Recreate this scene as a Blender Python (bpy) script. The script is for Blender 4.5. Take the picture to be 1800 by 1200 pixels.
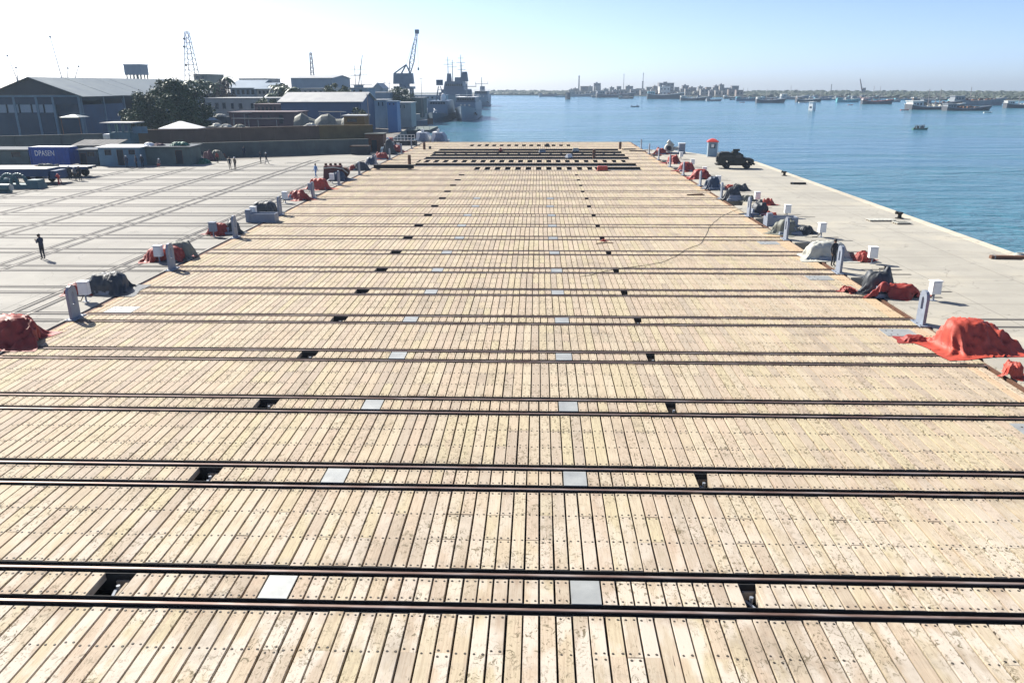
import bpy, math, random
import numpy as np
from mathutils import Vector, Matrix, noise
random.seed(7)
for o in list(bpy.data.objects): bpy.data.objects.remove(o, do_unlink=True)
SC = bpy.context.scene
COL = SC.collection
R = math.radians

# ------------------------------------------------------------------ camera
HC, FPX, TH, PS, RO = 11.5, 1350.0, 0.3223, 0.0341, 0.0031   # eye height, focal length (px of 1800), pitch, yaw, roll
def _rz(v):
    c, s = math.cos(PS), math.sin(PS)
    return Vector((c*v[0]-s*v[1], s*v[0]+c*v[1], v[2]))
_dn = Vector((0, -math.sin(TH), -math.cos(TH))); _rt = Vector((1, 0, 0))
FW = _rz(Vector((0, math.cos(TH), -math.sin(TH))))
RT = _rz(math.cos(RO)*_rt + math.sin(RO)*_dn)
DN = _rz(-math.sin(RO)*_rt + math.cos(RO)*_dn)
EYE = Vector((0, 0, HC))
cam = bpy.data.objects.new('camera', bpy.data.cameras.new('camera')); COL.objects.link(cam)
cam.data.sensor_width = 36; cam.data.lens = 27.0; cam.data.clip_end = 12000; cam.data.clip_start = 0.2
m3 = Matrix((RT, -DN, -FW)).transposed()
cam.matrix_world = Matrix.Translation(EYE) @ m3.to_4x4()
SC.camera = cam
def gp(px, py, z=0.0):            # survey: photograph point -> place on level z
    d = FW*FPX + RT*(px-900) + DN*(py-600)
    return EYE + d*((z-HC)/d.z)
def at(px, py, Y):                # survey: photograph point -> place at distance Y
    d = FW*FPX + RT*(px-900) + DN*(py-600)
    return EYE + d*(Y/d.y)
def proj(p):
    v = Vector(p)-EYE; w = v.dot(FW)
    return 900+FPX*v.dot(RT)/w, 600+FPX*v.dot(DN)/w, w

# ------------------------------------------------------------------ sky, sun, exposure
SUN_EL, SUN_AZ = R(38), R(-50)    # azimuth from +Y towards +X
W = bpy.data.worlds.new('World'); SC.world = W; W.use_nodes = True
nt = W.node_tree; nt.nodes.clear()
sky = nt.nodes.new('ShaderNodeTexSky'); sky.sky_type = 'NISHITA'; sky.sun_disc = False
sky.sun_elevation = SUN_EL; sky.sun_rotation = SUN_AZ
sky.air_density = 0.4; sky.dust_density = 0.9; sky.ozone_density = 3.0; sky.altitude = 0
bg = nt.nodes.new('ShaderNodeBackground'); bg.inputs['Strength'].default_value = 0.11
wo = nt.nodes.new('ShaderNodeOutputWorld')
nt.links.new(sky.outputs[0], bg.inputs[0]); nt.links.new(bg.outputs[0], wo.inputs[0])
sun = bpy.data.objects.new('sun', bpy.data.lights.new('sun', 'SUN')); COL.objects.link(sun)
sun.data.energy = 5.0; sun.data.angle = R(0.5); sun.data.color = (1.0, 0.95, 0.86)
sd = Vector((math.cos(SUN_EL)*math.sin(SUN_AZ), math.cos(SUN_EL)*math.cos(SUN_AZ), math.sin(SUN_EL)))
sun.rotation_euler = sd.to_track_quat('Z', 'Y').to_euler()
SC.view_settings.view_transform = 'Standard'; SC.view_settings.look = 'None'
SC.view_settings.gamma = 1; SC.view_settings.use_curve_mapping = False
SC.view_settings.exposure = 1.0
SC.render.engine = 'CYCLES'
SC.cycles.volume_bounces = 0; SC.cycles.max_bounces = 5

# ------------------------------------------------------------------ helpers
def shade(v, f): return tuple(max(0.0, min(1.0, c*f)) for c in v[:3])
class NT:
    def __init__(s, name):
        s.m = bpy.data.materials.new(name); s.m.use_nodes = True
        s.t = s.m.node_tree; s.t.nodes.clear()
        s.out = s.t.nodes.new('ShaderNodeOutputMaterial'); s.p = s.t.nodes.new('ShaderNodeBsdfPrincipled')
        s.t.links.new(s.p.outputs[0], s.out.inputs[0])
    def n(s, typ, **kw):
        x = s.t.nodes.new('ShaderNode'+typ)
        for k, v in kw.items():
            if k.startswith('i_'):
                key = k[2:]; key = int(key) if key.isdigit() else key.replace('_', ' ')
                x.inputs[key].default_value = v
            else: setattr(x, k, v)
        return x
    def l(s, a, b): s.t.links.new(a, b)
    def math(s, op, a, b=None, clamp=False):
        x = s.n('Math', operation=op); x.use_clamp = clamp
        for i, q in enumerate((a, b)):
            if q is None: continue
            if isinstance(q, (int, float)): x.inputs[i].default_value = q
            else: s.l(q, x.inputs[i])
        return x.outputs[0]
    def mix(s, fac, a, b, typ='MIX'):
        x = s.n('Mix', data_type='RGBA', blend_type=typ)
        for sock, q in ((x.inputs[0], fac), (x.inputs[6], a), (x.inputs[7], b)):
            if isinstance(q, (int, float)): sock.default_value = q
            elif isinstance(q, tuple): sock.default_value = (*q[:3], 1)
            else: s.l(q, sock)
        return x.outputs[2]
    def noise(s, vec, scale, detail=3, rough=0.55, dist=0.0):
        x = s.n('TexNoise', i_Scale=scale, i_Detail=detail, i_Roughness=rough, i_Distortion=dist)
        if vec is not None: s.l(vec, x.inputs['Vector'])
        return x.outputs['Fac']
    def ramp(s, fac, stops):
        x = s.n('ValToRGB'); e = x.color_ramp.elements
        while len(e) < len(stops): e.new(0.5)
        for i, (p, c) in enumerate(stops):
            e[i].position = p; e[i].color = (*c[:3], 1) if isinstance(c, tuple) else (c, c, c, 1)
        s.l(fac, x.inputs[0]); return x.outputs[0]
    def mapv(s, vec, scale=(1, 1, 1), loc=None):
        x = s.n('Mapping'); s.l(vec, x.inputs[0]); x.inputs['Scale'].default_value = scale
        if loc is not None: s.l(loc, x.inputs['Location'])
        return x.outputs[0]
    def bump(s, h, strength=0.3, dist=0.02):
        b = s.n('Bump', i_Strength=strength, i_Distance=dist); s.l(h, b.inputs['Height']); s.l(b.outputs[0], s.p.inputs['Normal'])
MATS = {}
def mat(name, col, rough=0.7, var=0.22, scale=1.5, metal=0.0, bump=0.0, stain=0.0, coat=0.0):
    """plain painted / mineral / cloth surface: mottled colour, uneven roughness, optional relief and streaky dirt"""
    if name in MATS: return MATS[name]
    t = NT(name); geo = t.n('NewGeometry'); pos = geo.outputs['Position']
    f = t.noise(pos, scale, 5, 0.6)
    c = t.ramp(f, [(0.28, shade(col, 1-var)), (0.5, col), (0.74, shade(col, 1+var))])
    if stain > 0:
        g = t.noise(t.mapv(pos, (2.2, 2.2, 0.35)), 1.1, 5, 0.65)
        c = t.mix(t.math('MULTIPLY', t.ramp(g, [(0.52, 0.0), (0.72, 1.0)]), stain), c, shade((col[0]*0.5+0.06, col[1]*0.42+0.045, col[2]*0.36+0.03), 0.8))
    t.l(c, t.p.inputs['Base Color'])
    rr = t.math('ADD', t.math('MULTIPLY', f, 0.25), rough-0.12, True); t.l(rr, t.p.inputs['Roughness'])
    t.p.inputs['Metallic'].default_value = metal
    if coat: t.p.inputs['Coat Weight'].default_value = coat
    if bump > 0: t.bump(t.noise(pos, scale*7, 4, 0.6), bump, 0.03)
    MATS[name] = t.m; return t.m

class MB:
    def __init__(s): s.v = []; s.f = []; s.m = []
    def add(s, vs, fs, mi=0):
        b = len(s.v); s.v += [tuple(v) for v in vs]; s.f += [tuple(i+b for i in f) for f in fs]; s.m += [mi]*len(fs); return s
    def box(s, x0, x1, y0, y1, z0, z1, mi=0, tx=0.0, ty=0.0):
        v = [(x0, y0, z0), (x1, y0, z0), (x1, y1, z0), (x0, y1, z0), (x0+tx, y0+ty, z1), (x1-tx, y0+ty, z1), (x1-tx, y1-ty, z1), (x0+tx, y1-ty, z1)]
        return s.add(v, [(3, 2, 1, 0), (4, 5, 6, 7), (0, 1, 5, 4), (1, 2, 6, 5), (2, 3, 7, 6), (3, 0, 4, 7)], mi)
    def rot_box(s, c, size, rz=0, ry=0, rx=0, mi=0):
        M = Matrix.Translation(c) @ Matrix.Rotation(rz, 4, 'Z') @ Matrix.Rotation(ry, 4, 'Y') @ Matrix.Rotation(rx, 4, 'X')
        hx, hy, hz = size[0]/2, size[1]/2, size[2]/2
        v = [M @ Vector(p) for p in ((-hx, -hy, -hz), (hx, -hy, -hz), (hx, hy, -hz), (-hx, hy, -hz), (-hx, -hy, hz), (hx, -hy, hz), (hx, hy, hz), (-hx, hy, hz))]
        return s.add(v, [(3, 2, 1, 0), (4, 5, 6, 7), (0, 1, 5, 4), (1, 2, 6, 5), (2, 3, 7, 6), (3, 0, 4, 7)], mi)
    def cyl(s, p0, p1, r0, r1=None, n=8, mi=0, caps=True):
        r1 = r0 if r1 is None else r1
        p0, p1 = Vector(p0), Vector(p1); d = (p1-p0).normalized()
        a = d.cross(Vector((0, 0, 1)))
        if a.length < 1e-3: a = d.cross(Vector((1, 0, 0)))
        a.normalize(); b = d.cross(a)
        vs = []
        for p, r in ((p0, r0), (p1, r1)):
            for i in range(n):
                t = 2*math.pi*i/n; vs.append(p+(a*math.cos(t)+b*math.sin(t))*r)
        fs = [(i, i+n, (i+1) % n+n, (i+1) % n) for i in range(n)]
        if caps: fs += [tuple(range(n)), tuple(range(2*n-1, n-1, -1))]
        return s.add(vs, fs, mi)
    def tube(s, pts, r, n=5, mi=0):
        for a, b in zip(pts[:-1], pts[1:]): s.cyl(a, b, r, r, n, mi)
        return s
    def prism(s, pts, z0, z1, mi=0, axis='z'):
        n = len(pts)
        def q(p, h): return {'z': (p[0], p[1], h), 'y': (p[0], h, p[1]), 'x': (h, p[0], p[1])}[axis]
        vs = [q(p, z0) for p in pts]+[q(p, z1) for p in pts]
        fs = [(i, (i+1) % n, (i+1) % n+n, i+n) for i in range(n)]+[tuple(range(n-1, -1, -1)), tuple(range(n, 2*n))]
        return s.add(vs, fs, mi)
    def loft(s, rings, mi=0, caps=True, closed=True):
        n = len(rings[0]); vs = [p for r in rings for p in r]; fs = []
        for k in range(len(rings)-1):
            for i in range(n if closed else n-1):
                j = (i+1) % n; fs.append((k*n+i, k*n+j, (k+1)*n+j, (k+1)*n+i))
        if caps: fs += [tuple(range(n-1, -1, -1)), tuple(range((len(rings)-1)*n, len(rings)*n))]
        return s.add(vs, fs, mi)
    def lathe(s, prof, n=16, mi=0, c=(0, 0, 0)):
        return s.loft([[(c[0]+r*math.cos(2*math.pi*i/n), c[1]+r*math.sin(2*math.pi*i/n), c[2]+z) for i in range(n)] for r, z in prof], mi)
    def mesh(s, name, mats, smooth=False):
        me = bpy.data.meshes.new(name); me.from_pydata(s.v, [], s.f)
        for m in (mats if isinstance(mats, (list, tuple)) else [mats]): me.materials.append(m)
        if any(s.m): me.polygons.foreach_set('material_index', s.m)
        if smooth: me.polygons.foreach_set('use_smooth', [True]*len(s.f))
        me.update(); return me
    def build(s, name, mats, parent=None, loc=(0, 0, 0), rz=0, smooth=False):
        o = bpy.data.objects.new(name, s.mesh(name, mats, smooth)); COL.objects.link(o)
        o.location = loc; o.rotation_euler = (0, 0, rz)
        if parent is not None: o.parent = parent
        return o
def recalc(o):
    import bmesh
    b = bmesh.new(); b.from_mesh(o.data); bmesh.ops.recalc_face_normals(b, faces=b.faces); b.to_mesh(o.data); b.free(); return o
def tag(o, label=None, cat=None, group=None, kind=None):
    if label: o['label'] = label
    if cat: o['category'] = cat
    if group: o['group'] = group
    if kind: o['kind'] = kind
    return o
def thing(name, label, cat, loc=(0, 0, 0), rz=0, group=None):
    o = bpy.data.objects.new(name, None); COL.objects.link(o); o.empty_display_size = 0.3
    o.location = loc; o.rotation_euler = (0, 0, rz); return tag(o, label, cat, group)
def struct(name, mb, m, parent=None):
    o = mb.build(name, m, parent)
    if parent is None: o['kind'] = 'structure'
    return o
ORD = ['nearest', 'second', 'third', 'fourth', 'fifth', 'sixth', 'seventh', 'eighth', 'ninth', 'tenth', 'eleventh', 'twelfth', 'thirteenth', 'fourteenth', 'fifteenth', 'sixteenth']

# shared materials
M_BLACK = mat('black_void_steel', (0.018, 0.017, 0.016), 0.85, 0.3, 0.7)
M_STEEL = mat('grey_steel', (0.20, 0.215, 0.23), 0.45, 0.2, 2.0, 0.6)
M_LUG = mat('blue_grey_paint', (0.21, 0.24, 0.29), 0.5, 0.15, 2.5, 0, 0.05, 0.4)
M_WHITE = mat('white_paint', (0.74, 0.74, 0.72), 0.5, 0.08, 2.0, 0, 0, 0.18)
M_RED = mat('red_tarpaulin', (0.27, 0.032, 0.022), 0.6, 0.35, 2.2, 0, 0.2, 0.45)
M_ORANGE = mat('orange_red_tarpaulin', (0.43, 0.06, 0.034), 0.6, 0.3, 1.8, 0, 0.2, 0.35)
M_CHAR = mat('charcoal_tarpaulin', (0.040, 0.046, 0.052), 0.55, 0.35, 2.0, 0, 0.2)
M_OLIVE = mat('olive_grey_tarpaulin', (0.16, 0.165, 0.135), 0.7, 0.25, 1.8, 0, 0.2)
M_PALE = mat('pale_grey_tarpaulin', (0.42, 0.42, 0.37), 0.7, 0.22, 1.8, 0, 0.2)
M_NAVY = mat('navy_tarpaulin', (0.035, 0.055, 0.09), 0.55, 0.3, 2.0, 0, 0.2)
M_RUBBER = mat('black_rubber', (0.02, 0.02, 0.021), 0.75, 0.3, 4)
M_GLASS = mat('dark_window_glass', (0.025, 0.035, 0.045), 0.12, 0.2, 0.4)
M_DARK = mat('dark_interior', (0.03, 0.032, 0.036), 0.8, 0.3, 0.6)
M_SKIN = mat('brown_skin', (0.26, 0.145, 0.085), 0.55, 0.1, 6)
M_RUST = mat('rusty_iron', (0.13, 0.062, 0.035), 0.75, 0.35, 2.5, 0.2, 0.2)
M_LEAF = mat('leaf_dark', (0.030, 0.062, 0.020), 0.6, 0.4, 0.6)
M_LEAF2 = mat('leaf_olive', (0.078, 0.098, 0.035), 0.6, 0.4, 0.6)
M_PALM = mat('palm_leaf', (0.05, 0.085, 0.03), 0.5, 0.35, 0.8)
M_BARK = mat('bark', (0.11, 0.085, 0.06), 0.9, 0.3, 2, 0, 0.3)
# ================================================================== THE SETTING
Y0, P, G = 14.905, 5.59, 1.318          # first track, spacing of tracks, rail gauge
XL, XR, YN, YF = -24.1, 19.36, 6.0, 168.0
WZ = -2.5                               # water level
# ---- water
def water_material():
    t = NT('harbour_water'); pos = t.n('NewGeometry').outputs['Position']
    big = t.noise(t.mapv(pos, (0.006, 0.022, 1)), 1.0, 4, 0.55, 0.4)
    w1 = t.noise(t.mapv(pos, (0.22, 0.5, 1)), 1.0, 4, 0.6)
    w2 = t.noise(t.mapv(pos, (0.07, 0.16, 1)), 1.0, 3, 0.5)
    w3 = t.noise(t.mapv(pos, (1.2, 1.9, 1)), 1.0, 3, 0.55)
    h = t.math('ADD', t.math('MULTIPLY', w1, 1.9), t.math('ADD', t.math('MULTIPLY', w2, 5.0), t.math('MULTIPLY', w3, 0.5)))
    amp = t.ramp(big, [(0.38, 0.35), (0.58, 1.25)])
    b = t.n('Bump', i_Distance=0.85); t.l(h, b.inputs['Height']); t.l(t.math('MULTIPLY', amp, 0.62), b.inputs['Strength'])
    t.l(b.outputs[0], t.p.inputs['Normal'])
    c = t.ramp(big, [(0.35, (0.035, 0.125, 0.185)), (0.65, (0.065, 0.19, 0.24))])
    t.l(c, t.p.inputs['Base Color']); t.p.inputs['Roughness'].default_value = 0.14; t.p.inputs['IOR'].default_value = 1.333
    return t.m
w = MB(); w.add([(-900, -80, WZ), (2400, -80, WZ), (2400, 1500, WZ), (-900, 1500, WZ)], [(0, 1, 2, 3)])
struct('water', w, water_material())

# ---- concrete surfaces
def concrete_material(name, base, warm, joints=None, tracks=False):
    t = NT(name); pos = t.n('NewGeometry').outputs['Position']
    a = t.noise(pos, 0.16, 6, 0.62); b = t.noise(pos, 2.2, 5, 0.65); s = t.noise(t.mapv(pos, (0.5, 0.05, 1)), 1.0, 5, 0.6)
    c = t.ramp(a, [(0.3, shade(base, 0.84)), (0.5, base), (0.72, warm)])
    c = t.mix(t.ramp(s, [(0.5, 0.0), (0.78, 0.45)]), c, shade(base, 0.66))
    sx_ = t.noise(t.mapv(pos, (0.045, 0.75, 1)), 1.0, 5, 0.65); c = t.mix(t.ramp(sx_, [(0.47, 0.0), (0.70, 0.6)]), c, shade(base, 0.6))
    c = t.mix(t.ramp(b, [(0.58, 0.0), (0.75, 0.45)]), c, shade(base, 0.55))
    vr = t.n('TexVoronoi', feature='DISTANCE_TO_EDGE', i_Scale=0.16); wv = t.n('Vector'+'Math', operation='ADD'); nz_ = t.n('TexNoise', i_Scale=0.5, i_Detail=4.0)
    t.l(pos, nz_.inputs['Vector']); sc_ = t.n('Vector'+'Math', operation='SCALE'); t.l(nz_.outputs['Color'], sc_.inputs[0]); sc_.inputs['Scale'].default_value = 2.4; t.l(pos, wv.inputs[0]); t.l(sc_.outputs[0], wv.inputs[1]); t.l(wv.outputs[0], vr.inputs['Vector'])
    c = t.mix(t.ramp(vr.outputs['Distance'], [(0.0, 0.7), (0.0045, 0.0)]), c, shade(base, 0.3))
    oil = t.noise(pos, 0.42, 5, 0.7, 0.6); c = t.mix(t.ramp(oil, [(0.62, 0.0), (0.70, 0.55)]), c, shade(base, 0.42))
    pat = t.n('TexVoronoi', feature='F1', distance='CHEBYCHEV', i_Scale=0.11); t.l(pos, pat.inputs['Vector']); pc_ = t.n('SeparateColor'); t.l(pat.outputs['Color'], pc_.inputs[0])
    c = t.mix(t.math('MULTIPLY', pc_.outputs[0], 0.30), c, shade(base, 0.72))
    if joints:
        sep = t.n('SeparateXYZ'); t.l(pos, sep.inputs[0])
        wob = t.math('MULTIPLY', t.math('SUBTRACT', t.noise(pos, 0.9, 3), 0.5), 0.10)
        for ax, off, per, wd in joints:
            u = t.math('ABSOLUTE', t.math('SUBTRACT', t.math('MODULO', t.math('ADD', t.math('ADD', sep.outputs[ax], wob), off), per), per/2))
            k = t.math('MULTIPLY', t.math('LESS_THAN', u, wd), 0.75)
            c = t.mix(k, c, shade(base, 0.22))
    t.l(c, t.p.inputs['Base Color']); t.p.inputs['Roughness'].default_value = 0.85
    t.bump(t.math('ADD', b, t.math('MULTIPLY', a, 0.6)), 0.35, 0.03)
    return t.m
M_YARD = concrete_material('yard_concrete', (0.295, 0.28, 0.245), (0.345, 0.325, 0.28), [(0, 502.1, 7.45, 0.03)])
M_QUAY = concrete_material('quay_concrete', (0.375, 0.352, 0.295), (0.46, 0.415, 0.32), [(0, 503.6, 5.1, 0.018), (1, 505.2, 14.2, 0.02)])
M_EARTH = concrete_material('trodden_earth', (0.17, 0.155, 0.13), (0.22, 0.20, 0.165))
M_KERB = concrete_material('pale_coping', (0.52, 0.47, 0.37), (0.56, 0.50, 0.39))

# ---- ground of the shipyard (left bank) and transfer yard slab
bank = [(-700, -60), (-24.45, -60), (-24.45, 168), (-33, 176), (-37, 226), (-45, 288), (-58, 480), (-75, 1060), (-700, 1200)]
g = MB(); g.prism(bank, -5, -0.06)
struct('ground', g, M_EARTH)
yd = MB(); yd.prism([(-140, -20), (-24.42, -20), (-24.42, 164), (-31, 164), (-31, 139.5), (-52, 124), (-64, 116.5), (-140, 116.5)], -0.5, 0.0)
yard = struct('transfer_yard', yd, M_YARD)

# ---- right quay with winch pits along the deck edge
PITX0, PITX1 = XR+0.28, XR+1.75
def bay_y(k): return Y0+k*P+G
pits = [(bay_y(k)+0.1, bay_y(k)+3.4) for k in range(-1, 24, 2)]
q = MB()
q.prism([(PITX1, -60), (33.9, -60), (33.9, 124), (24.4, 147), (PITX1, 147)], -5, 0.0)
edges = [-60.0]+[v for p_ in pits for v in p_]+[147.0]
for a, b in zip(edges[0::2], edges[1::2]): q.box(PITX0, PITX1-0.001, a, b, -5, 0.0)
quay = struct('quay', q, M_QUAY)
cp = MB()
cp.box(33.25, 34.02, -60, 124, 0.004, 0.035)
struct('quay_edge', cp, M_KERB)

# ---- rails in the two yards, one object each
def rail_material():
    t = NT('worn_rail_steel'); pos = t.n('NewGeometry').outputs['Position']
    a = t.noise(t.mapv(pos, (0.8, 6, 6)), 1.0, 4, 0.6)
    c = t.ramp(a, [(0.3, (0.14, 0.075, 0.052)), (0.5, (0.24, 0.165, 0.13)), (0.7, (0.38, 0.32, 0.285))])
    t.l(c, t.p.inputs['Base Color']); t.p.inputs['Metallic'].default_value = 0.35; t.p.inputs['Roughness'].default_value = 0.45
    t.bump(a, 0.2, 0.01); return t.m
M_RAIL = rail_material()
M_SLOT = mat('flangeway_shade', (0.022, 0.021, 0.02), 0.9, 0.35, 1.0)  # dark colour painted for the shade in rail grooves and below rail heads
M_YRAIL = mat('grimy_yard_rail', (0.16, 0.145, 0.125), 0.6, 0.4, 0.8, 0.3)
def rail_mesh(L, along='x', depth=0.16, slot=0.0):
    """rail lying from 0 to L: head, web and foot, plus flat dark strips in place of the shaded groove when it is let into concrete"""
    m = MB()
    prof = [(-0.075, -depth), (0.075, -depth), (0.075, -depth+0.03), (0.022, -depth+0.05), (0.022, -0.05), (0.044, -0.035), (0.044, -0.006), (0.036, 0.0), (-0.036, 0.0), (-0.044, -0.006), (-0.044, -0.035), (-0.022, -0.05), (-0.022, -depth+0.05), (-0.075, -depth+0.03)]
    if slot:
        prof = [(-0.045, -0.01), (0.045, -0.01), (0.045, 0.012), (-0.045, 0.012)]
        for s0, s1 in ((-slot, -0.046), (0.046, slot)):
            m.add([(0, s0, 0.004), (L, s0, 0.004), (L, s1, 0.004), (0, s1, 0.004)], [(0, 1, 2, 3)], 1)
    m.prism([(p[0], p[1]) for p in prof], 0, L, 0, 'x')
    if not slot:
        n = len(prof)
        for i, p in enumerate(m.f):
            if len(p) == 4 and min(m.v[j][2] for j in p) < -0.04: m.m[i] = 1  # web and foot coloured dark as slot shade
    me = m.mesh('rail', [M_YRAIL if slot else M_RAIL, M_SLOT])
    return me
def place(me, name, loc, rz=0, parent=None):
    o = bpy.data.objects.new(name, me); COL.objects.link(o); o.location = loc; o.rotation_euler = (0, 0, rz); o.parent = parent; return o
me_x = rail_mesh(115.0, slot=0.28)
for k in range(-1, 20):
    for dy in (0, G):
        y = Y0+k*P+dy
        if y > 114: me = rail_mesh(24.5 if y < 121 else 15.0, slot=0.19); x0 = -24.5-(24.5 if y < 121 else 15.0)
        else: me = me_x; x0 = -139.6
        place(me, 'rail', (x0, y, 0), 0, yard)
me_y = rail_mesh(122.0, slot=0.23); me_y2 = rail_mesh(134.0, slot=0.23)
for X, gg, me in ((-66.4, 1.1, me_y), (-58.8, 1.1, me_y), (-51.2, 1.1, me_y), (-43.8, 1.1, me_y2), (-36.0, 1.2, me_y2), (-27.6, 1.0, me_y2)):
    for dx in (-gg/2, gg/2): place(me, 'rail', (X+dx, -8.0, 0.002), R(90), yard)
# rail stubs running out onto the quay
for k in range(0, 24):
    for dy in (0, G):
        L = random.choice((2.6, 3.2, 4.1)) if k % 2 == 0 else random.choice((1.8, 2.4, 3.0))
        place(rail_mesh(L, slot=0.13), 'rail', (PITX1+0.02, Y0+k*P+dy, 0), 0, quay)

# ================================================================== THE LIFT DECK
def plank_material():
    t = NT('weathered_timber'); pos = t.n('NewGeometry').outputs['Position']
    ao = t.n('Attribute', attribute_type='OBJECT', attribute_name='tone'); ag = t.n('Attribute', attribute_type='GEOMETRY', attribute_name='tone')
    fo = t.n('Attribute', attribute_type='OBJECT', attribute_name='fresh'); fg = t.n('Attribute', attribute_type='GEOMETRY', attribute_name='fresh')
    tone = t.math('ADD', ao.outputs['Fac'], ag.outputs['Fac']); fresh = t.math('ADD', fo.outputs['Fac'], fg.outputs['Fac'])
    cmb = t.n('CombineXYZ'); t.l(t.math('MULTIPLY', tone, 37.0), cmb.inputs[0]); t.l(t.math('MULTIPLY', tone, 91.0), cmb.inputs[1])
    c = t.ramp(tone, [(0.0, (0.385, 0.325, 0.25)), (0.2, (0.44, 0.353, 0.262)), (0.42, (0.448, 0.388, 0.252)), (0.62, (0.452, 0.366, 0.27)), (0.82, (0.475, 0.408, 0.292)), (1.0, (0.37, 0.305, 0.235))])
    grain = t.noise(t.mapv(pos, (26, 1.1, 1), cmb.outputs[0]), 1.0, 6, 0.62, 0.25)
    pk = t.noise(t.mapv(pos, (2.0, 0.55, 1), cmb.outputs[0]), 1.0, 3, 0.5); c = t.mix(t.ramp(pk, [(0.58, 0.0), (0.74, 0.4)]), c, (0.46, 0.34, 0.255))
    c = t.mix(t.ramp(grain, [(0.38, 0.45), (0.54, 0.0)]), c, (0.29, 0.215, 0.15))
    blot = t.noise(t.mapv(pos, (1.4, 0.7, 1), cmb.outputs[0]), 1.0, 4, 0.6)
    c = t.mix(t.ramp(blot, [(0.6, 0.0), (0.78, 0.55)]), c, (0.30, 0.255, 0.165))
    # lighter worn or lime-dusted fields on the near planks
    lime = t.noise(t.mapv(pos, (0.9, 0.35, 1), cmb.outputs[0]), 1.0, 4, 0.55)
    sep = t.n('SeparateXYZ'); t.l(pos, sep.inputs[0])
    near = t.n('MapRange', i_1=23.0, i_2=14.0); t.l(sep.outputs[1], near.inputs[0])
    k = t.math('MULTIPLY', t.ramp(lime, [(0.47, 0.0), (0.55, 1.0)]), t.math('MULTIPLY', near.outputs[0], 0.75))
    c = t.mix(k, c, (0.53, 0.475, 0.40))
    # cracks, gouges and tar marks
    crack = t.noise(t.mapv(pos, (34, 2.6, 1), cmb.outputs[0]), 1.0, 3, 0.75, 1.2)
    c = t.mix(t.ramp(crack, [(0.30, 0.95), (0.355, 0.0)]), c, (0.045, 0.034, 0.025))
    mk = t.noise(t.mapv(pos, (7, 5, 1)), 1.0, 5, 0.72, 1.5); reg = t.noise(pos, 0.55, 3, 0.6)
    kk = t.math('MULTIPLY', t.ramp(mk, [(0.54, 0.0), (0.60, 0.9)]), t.ramp(reg, [(0.42, 0.0), (0.57, 1.0)]))
    c = t.mix(kk, c, (0.12, 0.098, 0.055))
    # rust bled from the rails, oil drips and grey tyre dirt
    fy = t.math('MULTIPLY', t.math('FRACT', t.math('DIVIDE', t.math('SUBTRACT', sep.outputs[1], Y0-P), P)), P)
    dr = t.math('MINIMUM', t.math('MINIMUM', fy, t.math('SUBTRACT', P, fy)), t.math('ABSOLUTE', t.math('SUBTRACT', fy, G)))
    rz_ = t.n('MapRange', i_1=0.62, i_2=0.2); t.l(dr, rz_.inputs[0])
    rk = t.math('MULTIPLY', rz_.outputs[0], t.ramp(t.noise(t.mapv(pos, (1.6, 1.0, 1)), 1.0, 5, 0.7), [(0.46, 0.0), (0.66, 0.6)]))
    c = t.mix(rk, c, (0.17, 0.10, 0.06))
    oil = t.noise(pos, 0.23, 6, 0.72, 0.8); c = t.mix(t.ramp(oil, [(0.54, 0.0), (0.68, 0.45)]), c, (0.20, 0.165, 0.125))
    tyre = t.noise(t.mapv(pos, (0.10, 1.9, 1)), 1.0, 4, 0.6); c = t.mix(t.ramp(tyre, [(0.58, 0.0), (0.72, 0.26)]), c, (0.25, 0.22, 0.18))
    c = t.mix(t.math('MULTIPLY', fresh, 0.42), c, (0.52, 0.35, 0.19))
    t.l(c, t.p.inputs['Base Color']); t.p.inputs['Roughness'].default_value = 0.82; t.p.inputs['Specular IOR Level'].default_value = 0.25
    t.bump(t.math('ADD', grain, t.math('MULTIPLY', crack, 0.8)), 0.35, 0.012)
    return t.m
M_WOOD = plank_material()
M_PLATE = mat('bare_steel_plate', (0.33, 0.34, 0.325), 0.5, 0.14, 1.6, 0.25, 0.05, 0.15)
M_BOLT = mat('dark_bolt', (0.045, 0.038, 0.028), 0.7, 0.3, 8)
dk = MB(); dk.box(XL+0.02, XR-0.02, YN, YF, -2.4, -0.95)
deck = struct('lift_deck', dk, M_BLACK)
HXL, HXR, PXL, PXR = -10.30, 5.18, -6.38, 1.185
PT, GAP, PITCH, SW = 0.20, 0.047, 0.372, 0.225
def plank_mesh(L):
    """plank centred on x, from y=0 to L, top at z=0, arrises slightly eased"""
    w_ = (PITCH-GAP)/2; e = 0.008; m = MB()
    m.loft([[(-w_, y, -PT), (w_, y, -PT), (w_, y, -e), (w_-e, y, z), (-w_+e, y, z), (-w_, y, -e)] for y, z in ((0, -0.003), (0.012, 0.0), (L-0.012, 0.0), (L, -0.003))])
    return m.mesh('plank', M_WOOD)
LM = P-G-2*SW; LS = G-2*SW
rows = []                                # (y0, y1, track number, short?)
for k in range(-1, 28):
    yk = Y0+k*P
    if yk+SW > YN and yk+G < YF: rows.append((yk+SW, yk+G-SW, k, True))
    y1 = min(yk+P-SW, YF-0.05)
    if y1 > yk+G+0.6: rows.append((yk+G+SW, y1, k, False))
OPEN = {18: 'void', 20: 'void', 21: 'void', 22: 'void', 23: 'void', 17: 'check', 19: 'check', 25: 'check'}
pieces = []; plate_n = {}; plate_x = {}
rnd = random.Random(3)
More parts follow.
